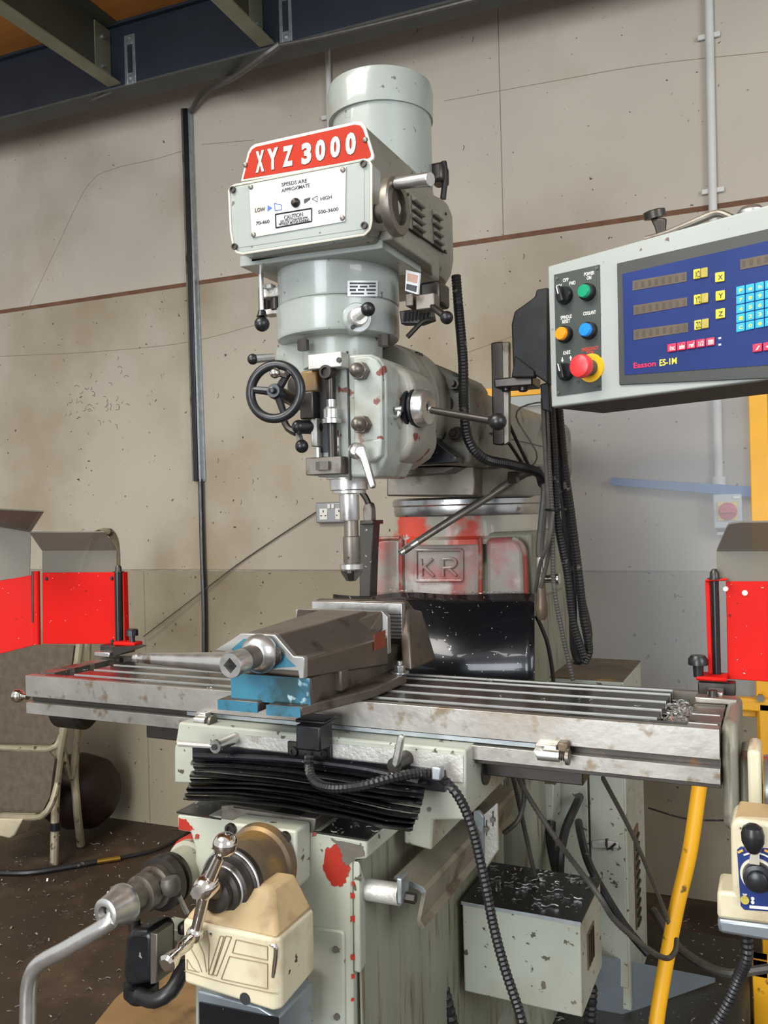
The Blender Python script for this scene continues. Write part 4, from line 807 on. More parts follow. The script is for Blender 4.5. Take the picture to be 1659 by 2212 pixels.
# sliding jaw body: outline at the front, lofted to the jaw
sl = G()
f_ = px([(505, 1392), (521, 1370), (594, 1373), (634, 1419), (657, 1425), (657, 1464), (505, 1446)], Y=1.182)
b_ = [Vector((-.862, 1.50, 1.15)), Vector((-.838, 1.50, 1.218)), Vector((-.735, 1.50, 1.218)), Vector((-.700, 1.50, 1.175)), Vector((-.690, 1.50, 1.168)), Vector((-.690, 1.50, 1.115)), Vector((-.862, 1.50, 1.115))]
sl.prism(f_, None, b_).out('sliding_body', 'vise_brown', vs_, .003)
G().prism([Vector((-.895, 1.50, 1.145)), Vector((-.895, 1.50, 1.218)), Vector((-.700, 1.50, 1.218)), Vector((-.690, 1.50, 1.208)), Vector((-.690, 1.50, 1.135)), Vector((-.895, 1.50, 1.135))][::1], (0, .016, 0)).out('moving_jaw', 'vise_face', vs_, .002)
G().prism([Vector((-.89, 1.50, 1.218)), Vector((-.70, 1.50, 1.218)), Vector((-.715, 1.455, 1.175)), Vector((-.735, 1.43, 1.205)), Vector((-.84, 1.43, 1.205)), Vector((-.875, 1.46, 1.18))], (0, 0, -.03)).out('jaw_gusset', 'vise_brown', vs_, .002)
G().box(-.74, -.688, 1.30, 1.33, 1.103, 1.14).out('keeper_block', 'vise_brown', vs_, .003)
a = A(665, 1400, Y=1.30)
a = A(822, 1382, X=-.689); G().prism([Vector((-.689, a.y-.03, a.z-.016)), Vector((-.689, a.y+.02, a.z-.016)), Vector((-.689, a.y+.022, a.z+.016)), Vector((-.689, a.y-.028, a.z+.014))], (.0008, 0, 0)).out('red_mark', 'red_stain', vs_)
G().box(-.875, -.70, 1.518, 1.526, 1.14, 1.213).out('jaw_plate', 'dull_steel', vs_, .001)
fj = G().prism([Vector((-.69, 1.585, TZ+.018)), Vector((-.69, 1.585, 1.228)), Vector((-.69, 1.60, 1.23)), Vector((-.69, 1.645, 1.20)), Vector((-.69, 1.665, 1.15)), Vector((-.69, 1.665, TZ+.018))], (-.205, 0, 0)).out('fixed_jaw', 'vise_brown', vs_, .003)
jp = G().box(-.895, -.6895, 1.568, 1.585, 1.155, 1.226).out('jaw_plate', 'bright_steel', vs_, .001)
for k in range(7): G().box(-.76, -.69, 1.5672, 1.5682, 1.160+k*.0072, 1.1625+k*.0072).out('jaw_groove', 'ink_black', jp)
c = Vector((-.722, 1.5675, 1.198)); G().lathe(c, -EY, [(0, .008), (.0015, .008), (.0015, .005), (0, .0045)], 18).out('jaw_screw', 'ink_black', jp)
G().prism([Vector((-.66, 1.54, TZ+.018)), Vector((-.655, 1.665, TZ+.018)), Vector((-.685, 1.665, 1.2)), Vector((-.685, 1.59, 1.215))], (-.02, 0, 0)).out('jaw_buttress', 'vise_brown', vs_, .004)
c = A(864, 1447, Y=1.50); c.z = TZ+.019
g = G(); g.cyl(c, c+EZ*.004, .018, .018, 24); g.hexa(c+EZ*.004, c+EZ*.016, .0105); g.cyl(c+EZ*.016, c+EZ*.024, .006); g.out('clamp_bolt', 'ground_steel', vs_, .0008)
# screw boss with square socket
c0 = A(566, 1410, Y=1.165); c1 = A(497, 1438, Y=1.075); ax = (c1-c0).normalized()
fg = G().prism(px([(540, 1378), (575, 1380), (607, 1408), (604, 1430), (575, 1452), (540, 1455), (515, 1420)], Y=1.158), (0, .010, 0)).out('screw_flange', 'dark_steel', vs_, .006)
c = A(590, 1422, Y=1.157); G().lathe(c, -EY, [(0, .0065), (.003, .0065), (.003, .004), (.001, .004)], 16).out('flange_screw', 'dull_steel', fg)
g = G(); g.lathe(c0, ax, [(0, .030), (.008, .032), (.014, .0305), (.022, .024), (.026, .018)], 40); g.out('bearing_ring', 'bright_steel', vs_)
sc_ = G().cyl(c0+ax*.02, c1+ax*-.03, .0185, .0185, 28).out('vise_screw', 'dull_steel', vs_)
# ---- vise handle
vh = thing('vise_handle', 'polished steel vise crank handle with square socket, fitted on the vise screw', 'handle', c1)
hg = G(); n_ = 24; a_, u_, v_ = orth(ax)
R1 = .0195; outer = lambda t: [c1+ax*t+(u_*math.cos(2*math.pi*k/n_)+v_*math.sin(2*math.pi*k/n_))*R1 for k in range(n_)]
rot = math.radians(5)
import itertools
vv = Vector((0, 0, 1))-ax*ax.z; vv.normalize(); uu = ax.cross(vv)
def ringpt(t, R): return [c1+ax*t+(vv*math.cos(2*math.pi*k/n_)+uu*math.sin(2*math.pi*k/n_))*R for k in range(n_)]
def sqpt(t, R):
    o = []
    for k in range(n_):
        an = 2*math.pi*k/n_; q = R/(abs(math.cos(an))+abs(math.sin(an))); o.append(c1+ax*t+(vv*math.cos(an)+uu*math.sin(an))*q)
    return o
L_ = [ringpt(-.034, R1*.97), ringpt(-.001, R1), ringpt(.0, R1*.97), sqpt(.0, R1*.62), sqpt(-.024, R1*.60)]
vt = [[hg.b.verts.new(p) for p in r] for r in L_]
for i in range(len(vt)-1):
    for k in range(n_): hg.b.faces.new((vt[i][k], vt[i][(k+1) % n_], vt[i+1][(k+1) % n_], vt[i+1][k]))
hg.b.faces.new(vt[0][::-1]); hg.b.faces.new(vt[-1]); hg.out('socket_hub', 'bright_steel', vh)
he = A(293, 1421, Y=1.17); st = c1-ax*.016
hd = (he-st).normalized(); hl = (he-st).length
G().lathe(st, hd, [(.008, .0185), (.03, .0165), (hl*.5, .0125), (hl*.85, .0095), (hl*.93, .0085), (hl*.94, .0065), (hl*.965, .0065), (hl*.97, .0085), (hl, .0075)], 28).out('handle_bar', 'bright_steel', vh)
G().cyl(c1+ax*.0-ax*.0245, c1-ax*.0235, R1*.5, R1*.5, 16).out('socket_bottom', 'ink_black', vh)
# ---- red guards
def guard(lab, cl, RY, panel, screen_lo, screen_hi, post, knobp, foot_, extra=None):
    t = thing('red_guard', lab, 'guard', cl)
    return t
gL = thing('red_guard', 'pair of hinged red guard panels with grey screens on the left table end', 'guard', A(250, 1425, Y=1.57), 'red chip guards')
RY = 1.60
G().prism(px([(91, 1237), (252, 1236), (254, 1391), (92, 1391)], Y=RY), (0, .004, 0)).out('red_panel', 'guard_red', gL, .001)
P2 = A(82, 1300, Y=RY); n2 = Vector((math.sin(math.radians(58)), -math.cos(math.radians(58)), 0)) if False else Vector((.45, -.89, 0)).normalized()
G().prism(ppl([(-60, 1262), (78, 1241), (80, 1392), (-60, 1428)], P2, n2), n2*-.004).out('red_panel', 'guard_red', gL, .001)
G().prism(ppl([(-60, 1130), (60, 1118), (66, 1150), (64, 1243), (-60, 1266)], P2, n2), n2*-.003).out('clear_screen', 'scratched_screen', gL)
b0, b1, b2, b3 = ppl([(-60, 1128), (66, 1150)], P2+Vector((0, 0, 0)), n2)+[A(95, 1106, Y=RY-.11), A(-60, 1098, Y=RY-.25)]
G().prism([b0, b1, b2, b3], Vector((0, 0, .003))).out('screen_lip', 'scratched_screen', gL)
G().prism(px([(91, 1190), (252, 1189), (252, 1237), (91, 1238)], Y=RY+.006), (0, .003, 0)).out('clear_screen', 'scratched_screen', gL)
q = px([(91, 1190), (252, 1189)], Y=RY+.006)+[A(226, 1150, Y=RY-.05), A(64, 1151, Y=RY-.05)]
G().prism(q, Vector((0, 0, .003))).out('screen_lip', 'scratched_screen', gL)
for p in ((101, 1250), (242, 1249), (243, 1385)):
    c = A(*p, Y=RY); G().lathe(c, -EY, [(0, .005), (.003, .004)], 12).out('rivet', 'ink_black', gL)
c0_ = A(258, 1388, Y=RY-.014); c1_ = A(256, 1236, Y=RY-.014); G().cyl(c0_, c1_, .0098, .0098, 20).out('pivot_post', 'rail_black', gL); G().lathe(c1_, EZ, [(0, .013), (.002, .013), (.002, .008), (.012, .0075), (.017, .004)], 16).out('post_cap', 'dark_steel', gL)
G().box(c0_.x+.012, c0_.x+.015, RY-.012, RY+.004, c0_.z, c1_.z).out('red_edge', 'guard_red', gL, .001)
c0_ = A(81, 1392, Y=RY-.004); c1_ = A(79, 1234, Y=RY-.004); G().cyl(c0_, c1_, .008, .008, 16).out('hinge_tube', 'guard_red', gL); G().cyl(c1_+EX*-.012, c0_.lerp(c1_, .3)+EX*-.014, .004, .004, 10).out('hinge_rod', 'dark_steel', gL)
blk(243, 290, 1386, 1397, RY-.035, .03, 'guard_red', 'clamp_arm', gL, .003)
blk(215, 262, 1393, 1415, RY-.03, .05, 'dark_steel', 'clamp_foot', gL, .003); blk(203, 236, 1408, 1420, RY-.055, .03, 'bright_steel', 'clamp_nut', gL, .002)
c = A(286, 1372, Y=RY-.025); g = G(); g.lathe(c-EZ*.012, EZ, [(-.012, .006), (.010, .006), (.011, .014), (.024, .014), (.027, .011)], 10); g.out('clamp_knob', 'black_plastic', gL)
G().prism(px([(240, 1398), (290, 1396), (300, 1399), (245, 1418)], Y=RY-.05), (0, .03, 0)).out('clamp_base', 'dark_steel', gL)
gR = thing('red_guard', 'red guard panel with flared grey screen and black post on the right table end', 'guard', A(1545, 1480, Y=1.58), 'red chip guards')
G().prism(px([(1568, 1256), (1740, 1256), (1740, 1478), (1590, 1468), (1572, 1468)], Y=RY), (0, .004, 0)).out('red_panel', 'guard_red', gR, .001)
G().prism(px([(1548, 1190), (1740, 1190), (1740, 1258), (1548, 1255)], Y=RY+.008), (0, .003, 0)).out('clear_screen', 'scratched_screen', gR)
q = px([(1548, 1191), (1740, 1191)], Y=RY+.008)+[A(1740, 1128, Y=RY-.06), A(1600, 1129, Y=RY-.06), A(1575, 1133, Y=RY-.05), A(1570, 1140, Y=RY-.045)]
G().prism(q, Vector((0, 0, .003))).out('screen_lip', 'scratched_screen', gR)
G().prism(px([(1523, 1255), (1533, 1255), (1540, 1458), (1530, 1458)], Y=RY-.012), (0, .020, 0)).out('red_channel', 'guard_red', gR, .001)
G().prism([A(1524, 1256, Y=RY-.02), A(1572, 1254, Y=RY-.02), A(1572, 1254, Y=RY+.01), A(1524, 1256, Y=RY+.01)], (0, 0, .004)).out('top_tab', 'guard_red', gR, .001)
c0_ = A(1549, 1462, Y=RY-.012); c1_ = A(1543, 1255, Y=RY-.012); c1_.x = c0_.x; G().cyl(c0_, c1_, .0068, .0068, 20).out('pivot_post', 'rail_black', gR); G().lathe(c1_+EZ*.003, EZ, [(0, .012), (.002, .012), (.002, .0082), (.012, .0075), (.018, .003)], 16).out('post_cap', 'dark_steel', gR)
blk(1503, 1571, 1461, 1474, RY-.045, .05, 'guard_red', 'clamp_arm', gR, .003)
c = A(1508, 1432, Y=RY-.035); G().lathe(c-EZ*.014, EZ, [(-.010, .008), (.010, .009), (.011, .0165), (.020, .0165), (.027, .012)], 12).out('clamp_knob', 'black_plastic', gR)
c = A(1545, 1490, Y=RY-.06); 
G().box(c.x-.012, c.x+.012, 1.53, 1.57, TZ, TZ+.014).out('clamp_block', 'bright_steel', gR, .002); G().box(c.x-.03, c.x+.035, 1.50, 1.53, TZ, TZ+.010).out('clamp_foot', 'apron_steel', gR, .002); G().box(c.x-.03, c.x+.03, 1.57, 1.60, TZ, TZ+.022).out('clamp_base', 'dark_steel', gR, .002)
c = Vector((c.x-.002, 1.515, TZ+.008)); G().cyl(c, c+EZ*.012, .008, .007, 12).out('clamp_stud', 'dark_steel', gR)
for p in ((1567, 1272), (1609, 1281)):
    c = A(*p, Y=RY); G().lathe(c, -EY, [(0, .005), (.003, .004)], 12).out('rivet', 'ink_white', gR)
# ---- table power feed (right)
pf = thing('table_power_feed', 'cream table power feed with blue control face and black lever knob at right edge', 'power feed', A(1600, 2000, Y=1.3))
XA = TR+.036
G().box(XA, XA+.018, 1.35, 1.43, .87, 1.05).out('mount_neck', 'cream_plastic', pf, .006)
G().lathe((XA+.02, 1.42, .975), EX, [(0, .05), (.012, .052), (.02, .056), (.03, .056), (.034, .05), (.06, .05)], 48).out('steel_coupling', 'ground_steel', pf)
G().lathe((XA+.08, 1.42, .975), EX, [(0, .056), (.1, .056)], 40).out('dial_cover', 'black_plastic', pf)
FYf = 1.20
def q_(x, y): return A(x, y, Y=FYf)
bx = G().prism([q_(1578, 1782), q_(1590, 1768), q_(1760, 1790), q_(1760, 1970), q_(1586, 1962), q_(1580, 1900)], (0, .065, 0)).out('housing', 'cream_plastic', pf, .010, seg=4)
tpz = q_(1590, 1770)
G().prism([Vector((tpz.x-.002, FYf+.006, tpz.z-.005)), Vector((tpz.x+.13, FYf+.006, tpz.z-.01)), Vector((tpz.x+.13, 1.262, tpz.z-.002)), Vector((tpz.x+.002, 1.262, tpz.z))], (0, 0, .006)).out('housing_top', 'cream_top', pf, .006)
G().prism([q_(1547, 1952), q_(1552, 1925), q_(1590, 1930), q_(1590, 1998), q_(1760, 2008), q_(1760, 1950), q_(1590, 1945)][:0] or [q_(1549, 1925), q_(1760, 1945), q_(1760, 2012), q_(1549, 1985)], (0, .065, 0)).out('lower_housing', 'cream_plastic', pf, .005)
G().prism([q_(1549, 1984), q_(1760, 2010), q_(1760, 2052), q_(1560, 2018), q_(1551, 2012)], (0, .065, 0)).out('grey_base', 'tray_sheet', pf, .005)
fp_ = G().prism(px([(1592, 1836), (1600, 1829), (1740, 1838), (1740, 1975), (1608, 1966), (1600, 1958)], Y=FYf-.001), (0, .003, 0)).out('control_face', 'panel_blue', pf, .001)
MATS['panel_violet'] = MATS['panel_blue']
k = A(1637, 1892, Y=FYf-.004)
G().lathe(k+EY*.004, -EY, [(0, .0215), (.004, .021)], 40).out('dial_rim', 'name_cream', fp_)
G().lathe(k, -EY, [(0, .0185), (.012, .0175), (.013, .0125), (.020, .0118), (.021, .0105), (.0215, .001)], 20).out('speed_dial', 'handwheel_black', fp_)
def arcseg(r0, r1, a0, a1, m, name, nn=8):
    b = G(); o = []; i_ = []
    for j in range(nn+1):
        an = math.radians(a0+(a1-a0)*j/nn); d = EX*math.cos(an)+EZ*math.sin(an); o.append(k+EY*.0025+d*r1); i_.append(k+EY*.0025+d*r0)
    b.prism(o+i_[::-1], (0, -.0006, 0)); return b.out(name, m, fp_)
for a0 in (120, 102, 82, 64, 46): arcseg(.033, .0358, a0, a0+12, 'ink_gold', 'gold_mark')
arcseg(.0275, .0295, 50, 125, 'ink_white', 'white_arc')
c = A(1609, 1944, Y=FYf-.002); G().lathe(c, -EY, [(0, .0055), (.002, .005)], 20).out('indicator', 'key_yellow_worn', fp_)
text('POWER\nFEED', (1604, 1935), (1614, 1936), (1604, 1930), 'lettering', 'ink_white', fp_, Vector((0, FYf-.0012, 0)), nf)
for y in (1941, 1949):
    c = A(1626, y, Y=FYf-.002); G().lathe(c, -EY, [(0, .0022), (.001, .002)], 12).out('indicator', 'ink_white', fp_)
G().prism(px([(1619, 1956), (1740, 1966), (1740, 1972), (1619, 1962)], Y=FYf-.0018), (0, .001, 0)).out('white_strip', 'ink_white', fp_)
lb = A(1628, 1868, Y=FYf-.015); lt = A(1629, 1828, Y=FYf-.030)
G().prism([lb-EX*.006, lb+EX*.007, lt+EX*.006, lt-EX*.002], (0, .006, 0)).out('lever_stem', 'name_cream', pf, .001)
kt = A(1626, 1801, Y=FYf-.030)
G().lathe(kt-EZ*.024, EZ, [(0, .006), (.004, .009), (.014, .0135), (.024, .0140), (.032, .0115), (.036, .006), (.037, .001)], 32).out('lever_knob', 'handwheel_black', pf)
g = G(); p = A(1612, 2018, Y=1.27); g.tube([p+EZ*.01, p-EZ*.03, A(1596, 2110, Y=1.29), A(1570, 2170, Y=1.30), A(1530, 2240, Y=1.31)], .0078, 10, .0035, .12); tag(g.out('flexible_conduit', 'hose_black'), 'black ribbed conduit running down from the cream table power feed', 'cable')
# ---- Y axis power feed (cream motor cover)
yf = thing('knee_power_feed', 'stained cream power feed housing below the chrome ball crank', 'power feed', A(520, 2190, Y=1.0))
FB = .985
def b_(x, y): return A(x, y, Y=FB)
def vtx(*l): return [Vector(p) for p in l]
pA = b_(394, 1998); pB = b_(600, 2030); z0_ = b_(398, 2125).z; z1_ = b_(600, 2190).z
xa, xb = pA.x, pB.x; zt = pB.z; yb2 = 1.085
G().prism(vtx((xa, FB, z0_), (xb-.01, FB, z1_), (xb, FB+.008, z1_+.002), (xb, yb2, z1_+.01), (xa, yb2, z0_)), None, vtx((xa, FB, zt), (xb-.01, FB, zt), (xb, FB+.008, zt), (xb, yb2, zt), (xa, yb2, zt))).out('lower_cover', 'cream_plastic', yf, .006, seg=4)
xc = (xa+xb)/2
G().prism(vtx((xa+.001, FB+.001, zt-.001), (xb-.001, FB+.001, zt-.001), (xb-.001, yb2, zt-.001), (xa+.001, yb2, zt-.001)), None, vtx((xa+.028, FB+.050, zt+.043), (xb-.04, FB+.050, zt+.045), (xb-.03, yb2, zt+.046), (xa+.028, yb2, zt+.043))).out('sloping_cover', 'cream_top', yf, .006, seg=3)
hz = A(555, 1990, Y=FB-.001)
for i, ln in enumerate([[(447, 2010), (452, 2040), (450, 2098)], [(427, 2030), (440, 2060), (446, 2100)], [(413, 2050), (428, 2078), (436, 2100)], [(404, 2072), (415, 2090), (424, 2098)], [(404, 2072), (404, 2094), (430, 2100)], [(476, 2022), (484, 2023), (458, 2106), (450, 2104), (476, 2022)], [(488, 2022), (500, 2024), (468, 2108), (460, 2106), (488, 2022)], [(510, 2030), (578, 2045), (578, 2074), (502, 2058), (510, 2030)], [(496, 2066), (578, 2082), (578, 2136), (478, 2115), (496, 2066)]]):
    g = G(); q = px(ln, Y=FB-.0005)
    for a, b in zip(q, q[1:]): g.tube([a, b], .0007, 4, .5)
    g.out('moulded_line', 'moulding_line', yf)
G().tube(px([(398, 2097), (480, 2122), (600, 2148)], Y=FB-.0005), .0006, 4, .2).out('cover_seam', 'moulding_line', yf)
c = A(529, 2158, Y=FB-.0008); G().cyl(c, c+EY*.001, .0085, .0085, 24).out('blanking_hole', 'ink_black', yf)
G().tube([A(540, 2030, Y=FB+.003), A(585, 2040, Y=FB+.003), A(596, 2050, Y=FB+.003), A(590, 2110, Y=FB+.003)], .003, 8).out('bevel_sheen', 'chrome', yf)  # chrome tube draws the pale reflection along the cover's bevelled corner
G().prism(px([(426, 2140), (560, 2175), (600, 2200), (600, 2300), (426, 2300)], Y=1.03), (0, .1, 0)).out('lower_bracket', 'tray_sheet', yf, .003)
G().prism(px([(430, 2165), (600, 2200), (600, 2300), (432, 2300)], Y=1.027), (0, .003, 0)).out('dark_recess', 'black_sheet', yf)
G().prism(px([(502, 1925), (505, 1880), (550, 1880), (578, 1930), (572, 1945)], Y=1.06), (0, .08, 0)).out('gearbox_neck', 'bronze_cast', yf, .006)
G().tube(px([(622, 2170), (618, 2200), (610, 2260)], Y=1.10), .010, 10).out('feed_cable', 'hose_black', yf)
# ---- elevating crank at lower left
ec = thing('elevating_crank', 'large bent steel crank handle on the knee elevating shaft, lower left', 'crank', A(240, 1965, Y=1.03))
e0 = A(432, 1862, Y=1.22); e1 = A(262, 1955, Y=1.03); ed = (e1-e0).normalized(); el = (e1-e0).length
G().lathe(e0+ed*.0, ed, [(-.05, .05), (.03, .046), (.034, .040), (.07, .036), (.072, .030)], 40).out('shaft_boss', 'base_green', ec)
G().lathe(e0, ed, [(.0, .051), (.02, .0505)], 40).out('red_boss_edge', 'red_primer', ec)
G().lathe(e0, ed, [(.07, .041), (.078, .042), (.080, .036), (.086, .036), (.088, .044), (.104, .044), (.106, .030)], 40).out('graduated_dial', 'dark_steel', ec)
G().lathe(e0, ed, [(.106, .034), (.118, .034), (.120, .027), (.132, .027), (.134, .031), (.150, .030), (.152, .022), (.175, .021)], 36).out('clutch_sleeve', 'dull_steel', ec)
G().lathe(e1, ed, [(-.012, .026), (-.008, .031), (-.002, .0315), (.004, .028), (.034, .0225), (.036, .019), (.036, .012), (.016, .011)], 36).out('crank_hub', 'bright_steel', ec)
u1 = A(240, 1990, Y=1.0); u2 = A(150, 2045, Y=.985); u3 = A(85, 2082, Y=.98); u4 = A(64, 2120, Y=.978); u5 = A(60, 2190, Y=.975); u6 = A(60, 2290, Y=.97)
G().tube([e1+ed*.015, u1, u2, u3, u4, u5, u6], .0125, 12, .01, r1=.0125).out('crank_arm', 'bright_steel', ec)
g = G(); 
c = A(372, 1915, Y=1.10); G().lathe(c-EZ*.014, EZ+EX*-.2, [(0, .010), (.006, .015), (.020, .0165), (.028, .013), (.031, .001)], 24).out('clutch_knob', 'hose_grey', ec)
G().tube([A(386, 1935, Y=1.11), A(404, 1972, Y=1.13)], .004, 8).out('clutch_rod', 'bright_steel', ec)
sm = thing('limit_motor', 'greasy black cylindrical motor with hose hanging under the elevating shaft', 'motor', A(300, 2150, Y=1.12))
G().prism(px([(268, 2030), (280, 2008), (322, 2010), (330, 2030), (330, 2125), (275, 2135), (262, 2110)], Y=1.07), (0, .06, 0)).out('motor_body', 'black_rubber', sm, .010, seg=3)
G().prism(px([(324, 2015), (340, 2018), (338, 2125), (324, 2128)], Y=1.065), (0, .04, 0)).out('side_plate', 'dull_steel', sm, .002)
G().tube(px([(290, 1985), (291, 2010)], Y=1.09), .010, 12).out('motor_stem', 'dark_steel', sm)
G().lathe(A(305, 2135, Y=1.09), EZ*-1, [(-.01, .028), (.008, .028), (.018, .020), (.020, .001)], 24).out('end_cap', 'black_plastic', sm)
G().tube([A(300, 2150, Y=1.07), A(335, 2160, Y=1.06), A(370, 2140, Y=1.07), A(388, 2108, Y=1.09), A(400, 2085, Y=1.11)], .0125, 12).out('elbow_hose', 'hose_black', sm)
blk(343, 400, 2000, 2040, 1.16, .04, 'base_green', 'switch_box', kn, .003); blk(380, 398, 1995, 2025, 1.12, .03, 'dark_steel', 'rubber_stop', kn, .006)
# ---- black drip cover on the column
cvr = G(); n1, n2_ = 22, 10; grid = []
for i in range(n1+1):
    x = 720+(1155-720)*i/n1; row = []
    for j in range(n2_+1):
        f = j/n2_; yt = 1285+4*math.sin(i*.55)*(1 if i < 12 else .4)
        yb_ = 1490
        Yv = 1.985-.10*math.sin(f*3.14*.62)-.03*f+.012*math.sin(i*.33+1)
        row.append(cvr.b.verts.new(A(x, yt+(yb_-yt)*f, Y=Yv)))
    grid.append(row)
for i in range(n1):
    for j in range(n2_): cvr.b.faces.new((grid[i][j], grid[i+1][j], grid[i+1][j+1], grid[i][j+1]))
dc = cvr.out('chip_cover', 'black_sheet', None); md = dc.modifiers.new('t', 'SOLIDIFY'); md.thickness = .003
tag(dc, 'glossy black flexible chip cover hanging between column and table', 'cover')
# ---- nozzle, cables around the arm
t = thing('coolant_pipe', 'long slanting steel coolant pipe pointing down-left in front of the column', 'pipe', A(1150, 1015, Y=2.0))
G().tube([A(1168, 1018, Y=1.99), A(1135, 1022, Y=1.97), A(1060, 1070, Y=1.93), A(980, 1120, Y=1.86), A(905, 1168, Y=1.80), A(873, 1190, Y=1.77)], .0105, 12, .02, r1=.008).out('pipe', 'dull_steel', t)
G().cyl(A(900, 1171, Y=1.795), A(864, 1195, Y=1.765), .0088, .0075, 14).out('nozzle_tip', 'bright_steel', t)
G().tube([A(1160, 1012, Y=1.98), A(1177, 1050, Y=1.97), A(1172, 1120, Y=1.97), A(1166, 1190, Y=1.97), A(1170, 1205, Y=1.97)], .010, 10).out('down_hose', 'hose_grey', t)
G().lathe(A(1168, 1215, Y=1.97), EZ, [(-.03, .006), (-.028, .010), (.012, .010), (.014, .007), (.03, .007)], 16).out('valve_body', 'chrome', t)
G().lathe(A(1176, 1250, Y=1.96), EX, [(-.01, .008), (0, .010), (.02, .010), (.03, .014), (.035, .013)], 16).out('valve_tap', 'chrome', t)
G().lathe(A(1170, 1320, Y=1.96), EZ, [(-.02, .008), (-.01, .014), (.01, .015), (.03, .012), (.07, .010), (.09, .006)], 16).out('brass_fitting', 'bronze_cast', t)
def cable(lab, pts, r, m='hose_black', rib=0, name='cable', cat='cable', step=.02, grp=None):
    return tag(G().tube([A(x, y, Y=Y) for x, y, Y in pts], r, 8, step, rib).out(name, m), lab, cat, grp)
cable('thick black ribbed conduit curving down from the milling head to the ram', [(985, 595, 1.72), (990, 660, 1.72), (1000, 780, 1.68), (1002, 880, 1.66), (1012, 950, 1.68), (1045, 990, 1.72), (1100, 1003, 1.80), (1160, 1020, 1.92), (1172, 1045, 1.98)], .0105, rib=.08, name='ribbed_conduit', step=.0034)
H = [('leftmost thin cable of the bundle hanging behind the console', [(1172, 860, 1.84), (1176, 950, 1.84), (1185, 1100, 1.86), (1188, 1180, 1.87), (1168, 1270, 1.88)], .0045, 0, 'hose_grey'),
     ('braided grey hose running from the cable bundle down to the table', [(1180, 860, 1.85), (1186, 1000, 1.85), (1193, 1120, 1.86), (1196, 1260, 1.86), (1213, 1360, 1.86), (1238, 1470, 1.86)], .0052, .12, 'hose_grey'),
     ('black ribbed hose in the middle of the hanging cable bundle', [(1190, 860, 1.86), (1198, 1000, 1.87), (1203, 1120, 1.88), (1225, 1240, 1.9), (1238, 1340, 1.9), (1262, 1420, 1.9)], .0085, .08, 'hose_black'),
     ('black ribbed hose along the right side of the hanging cable bundle', [(1205, 860, 1.90), (1218, 1000, 1.90), (1232, 1100, 1.91), (1250, 1240, 1.92), (1260, 1330, 1.92), (1272, 1400, 1.92), (1262, 1432, 1.92)], .0095, .08, 'hose_black'),
     ('smooth black cable behind the ribbed hoses of the bundle', [(1196, 860, 1.93), (1208, 1000, 1.93), (1222, 1120, 1.93), (1235, 1260, 1.94), (1240, 1400, 1.94), (1252, 1430, 1.94)], .0095, 0, 'hose_black'),
     ('smooth outer black cable bulging right near the bundle bottom', [(1200, 1110, 1.94), (1232, 1200, 1.95), (1258, 1300, 1.95), (1272, 1370, 1.95), (1262, 1425, 1.95), (1240, 1428, 1.95)], .0085, 0, 'hose_black'),
     ('slim grey ribbed hose crossing in front of the cable bundle', [(1195, 1105, 1.84), (1185, 1170, 1.84), (1168, 1215, 1.86), (1156, 1280, 1.9)], .0045, .1, 'hose_grey')]
for lab, p, r, rb_, m in H: cable(lab, p, r, m, rb_, 'hanging_hose', 'hose', .0032 if rb_ else .02, 'hoses behind the console')
g = G(); c = A(1200, 1101, Y=1.86); g.torus(c, EZ, .022, .0025, 24, 6); tag(g.out('cable_tie', 'black_plastic'), 'black cable tie gripping the hose bundle', 'cable tie')
for lab, p in (('thin black wire falling from the ram to the slanting pipe, left strand', [(1078, 930, 1.86), (1105, 965, 1.9), (1140, 1020, 1.95)]), ('thin black wire falling from the ram to the slanting pipe, right strand', [(1095, 905, 1.86), (1120, 960, 1.9), (1150, 1020, 1.95)])): cable(lab, p, .004)
cable('loose twisted wire curling over the ram side', [(1200, 868, 1.86), (1160, 870, 1.86), (1125, 880, 1.85), (1115, 900, 1.85), (1130, 930, 1.85), (1158, 975, 1.86), (1155, 1000, 1.88), (1125, 1025, 1.9)], .0018, 'hose_grey', name='loose_wire')
# ---- DRO console
C0 = A(1183, 575, d=1.6); C1 = A(1190, 880, d=1.6)
ce = Vector((.923, -.385, 0)).normalized(); cn = Vector((ce.y, -ce.x, 0)); 
if cn.dot(CP-C0) < 0: cn = -cn
def K(x, y, o=0): return PL(x, y, C0+cn*o, cn)
ct = thing('control_console', 'off-white pendant console with blue digital readout and push buttons on the right', 'control console', C1)
top = C0.z; bot = C1.z; WD_ = .56; DP = .17
shell = G().prism([C0, C0+ce*WD_, Vector(((C0+ce*WD_).x, (C0+ce*WD_).y, bot)), Vector((C0.x, C0.y, bot))], -cn*DP).out('console_body', 'console_white', ct, .003)
G().prism([Vector((C0.x, C0.y, bot))+ce*.004-cn*.004, Vector((C0.x, C0.y, bot))+ce*(WD_-.004)-cn*.004, Vector((C0.x, C0.y, bot))+ce*(WD_-.004)-cn*(DP-.004), Vector((C0.x, C0.y, bot))+ce*.004-cn*(DP-.004)], (0, 0, -.0015)).out('underside', 'console_under', ct)
sp_ = G().prism([K(1198, 594), K(1296, 572), K(1300, 843), K(1204, 856)], cn*.002).out('switch_panel', 'panel_dark', ct)
bz = G().prism([K(1335, 570), K(1780, 468), K(1780, 812), K(1340, 832)], cn*.004).out('bezel', 'bezel_dark', ct, .001)
G().prism([K(1345, 592, .004), K(1780, 493, .004), K(1780, 780, .004), K(1350, 810, .004)], cn*.001).out('readout_face', 'panel_blue', bz)
BF = C0+cn*.0052; SPP = C0+cn*.0022
def BP(x, y, o=.005): return K(x, y, o)
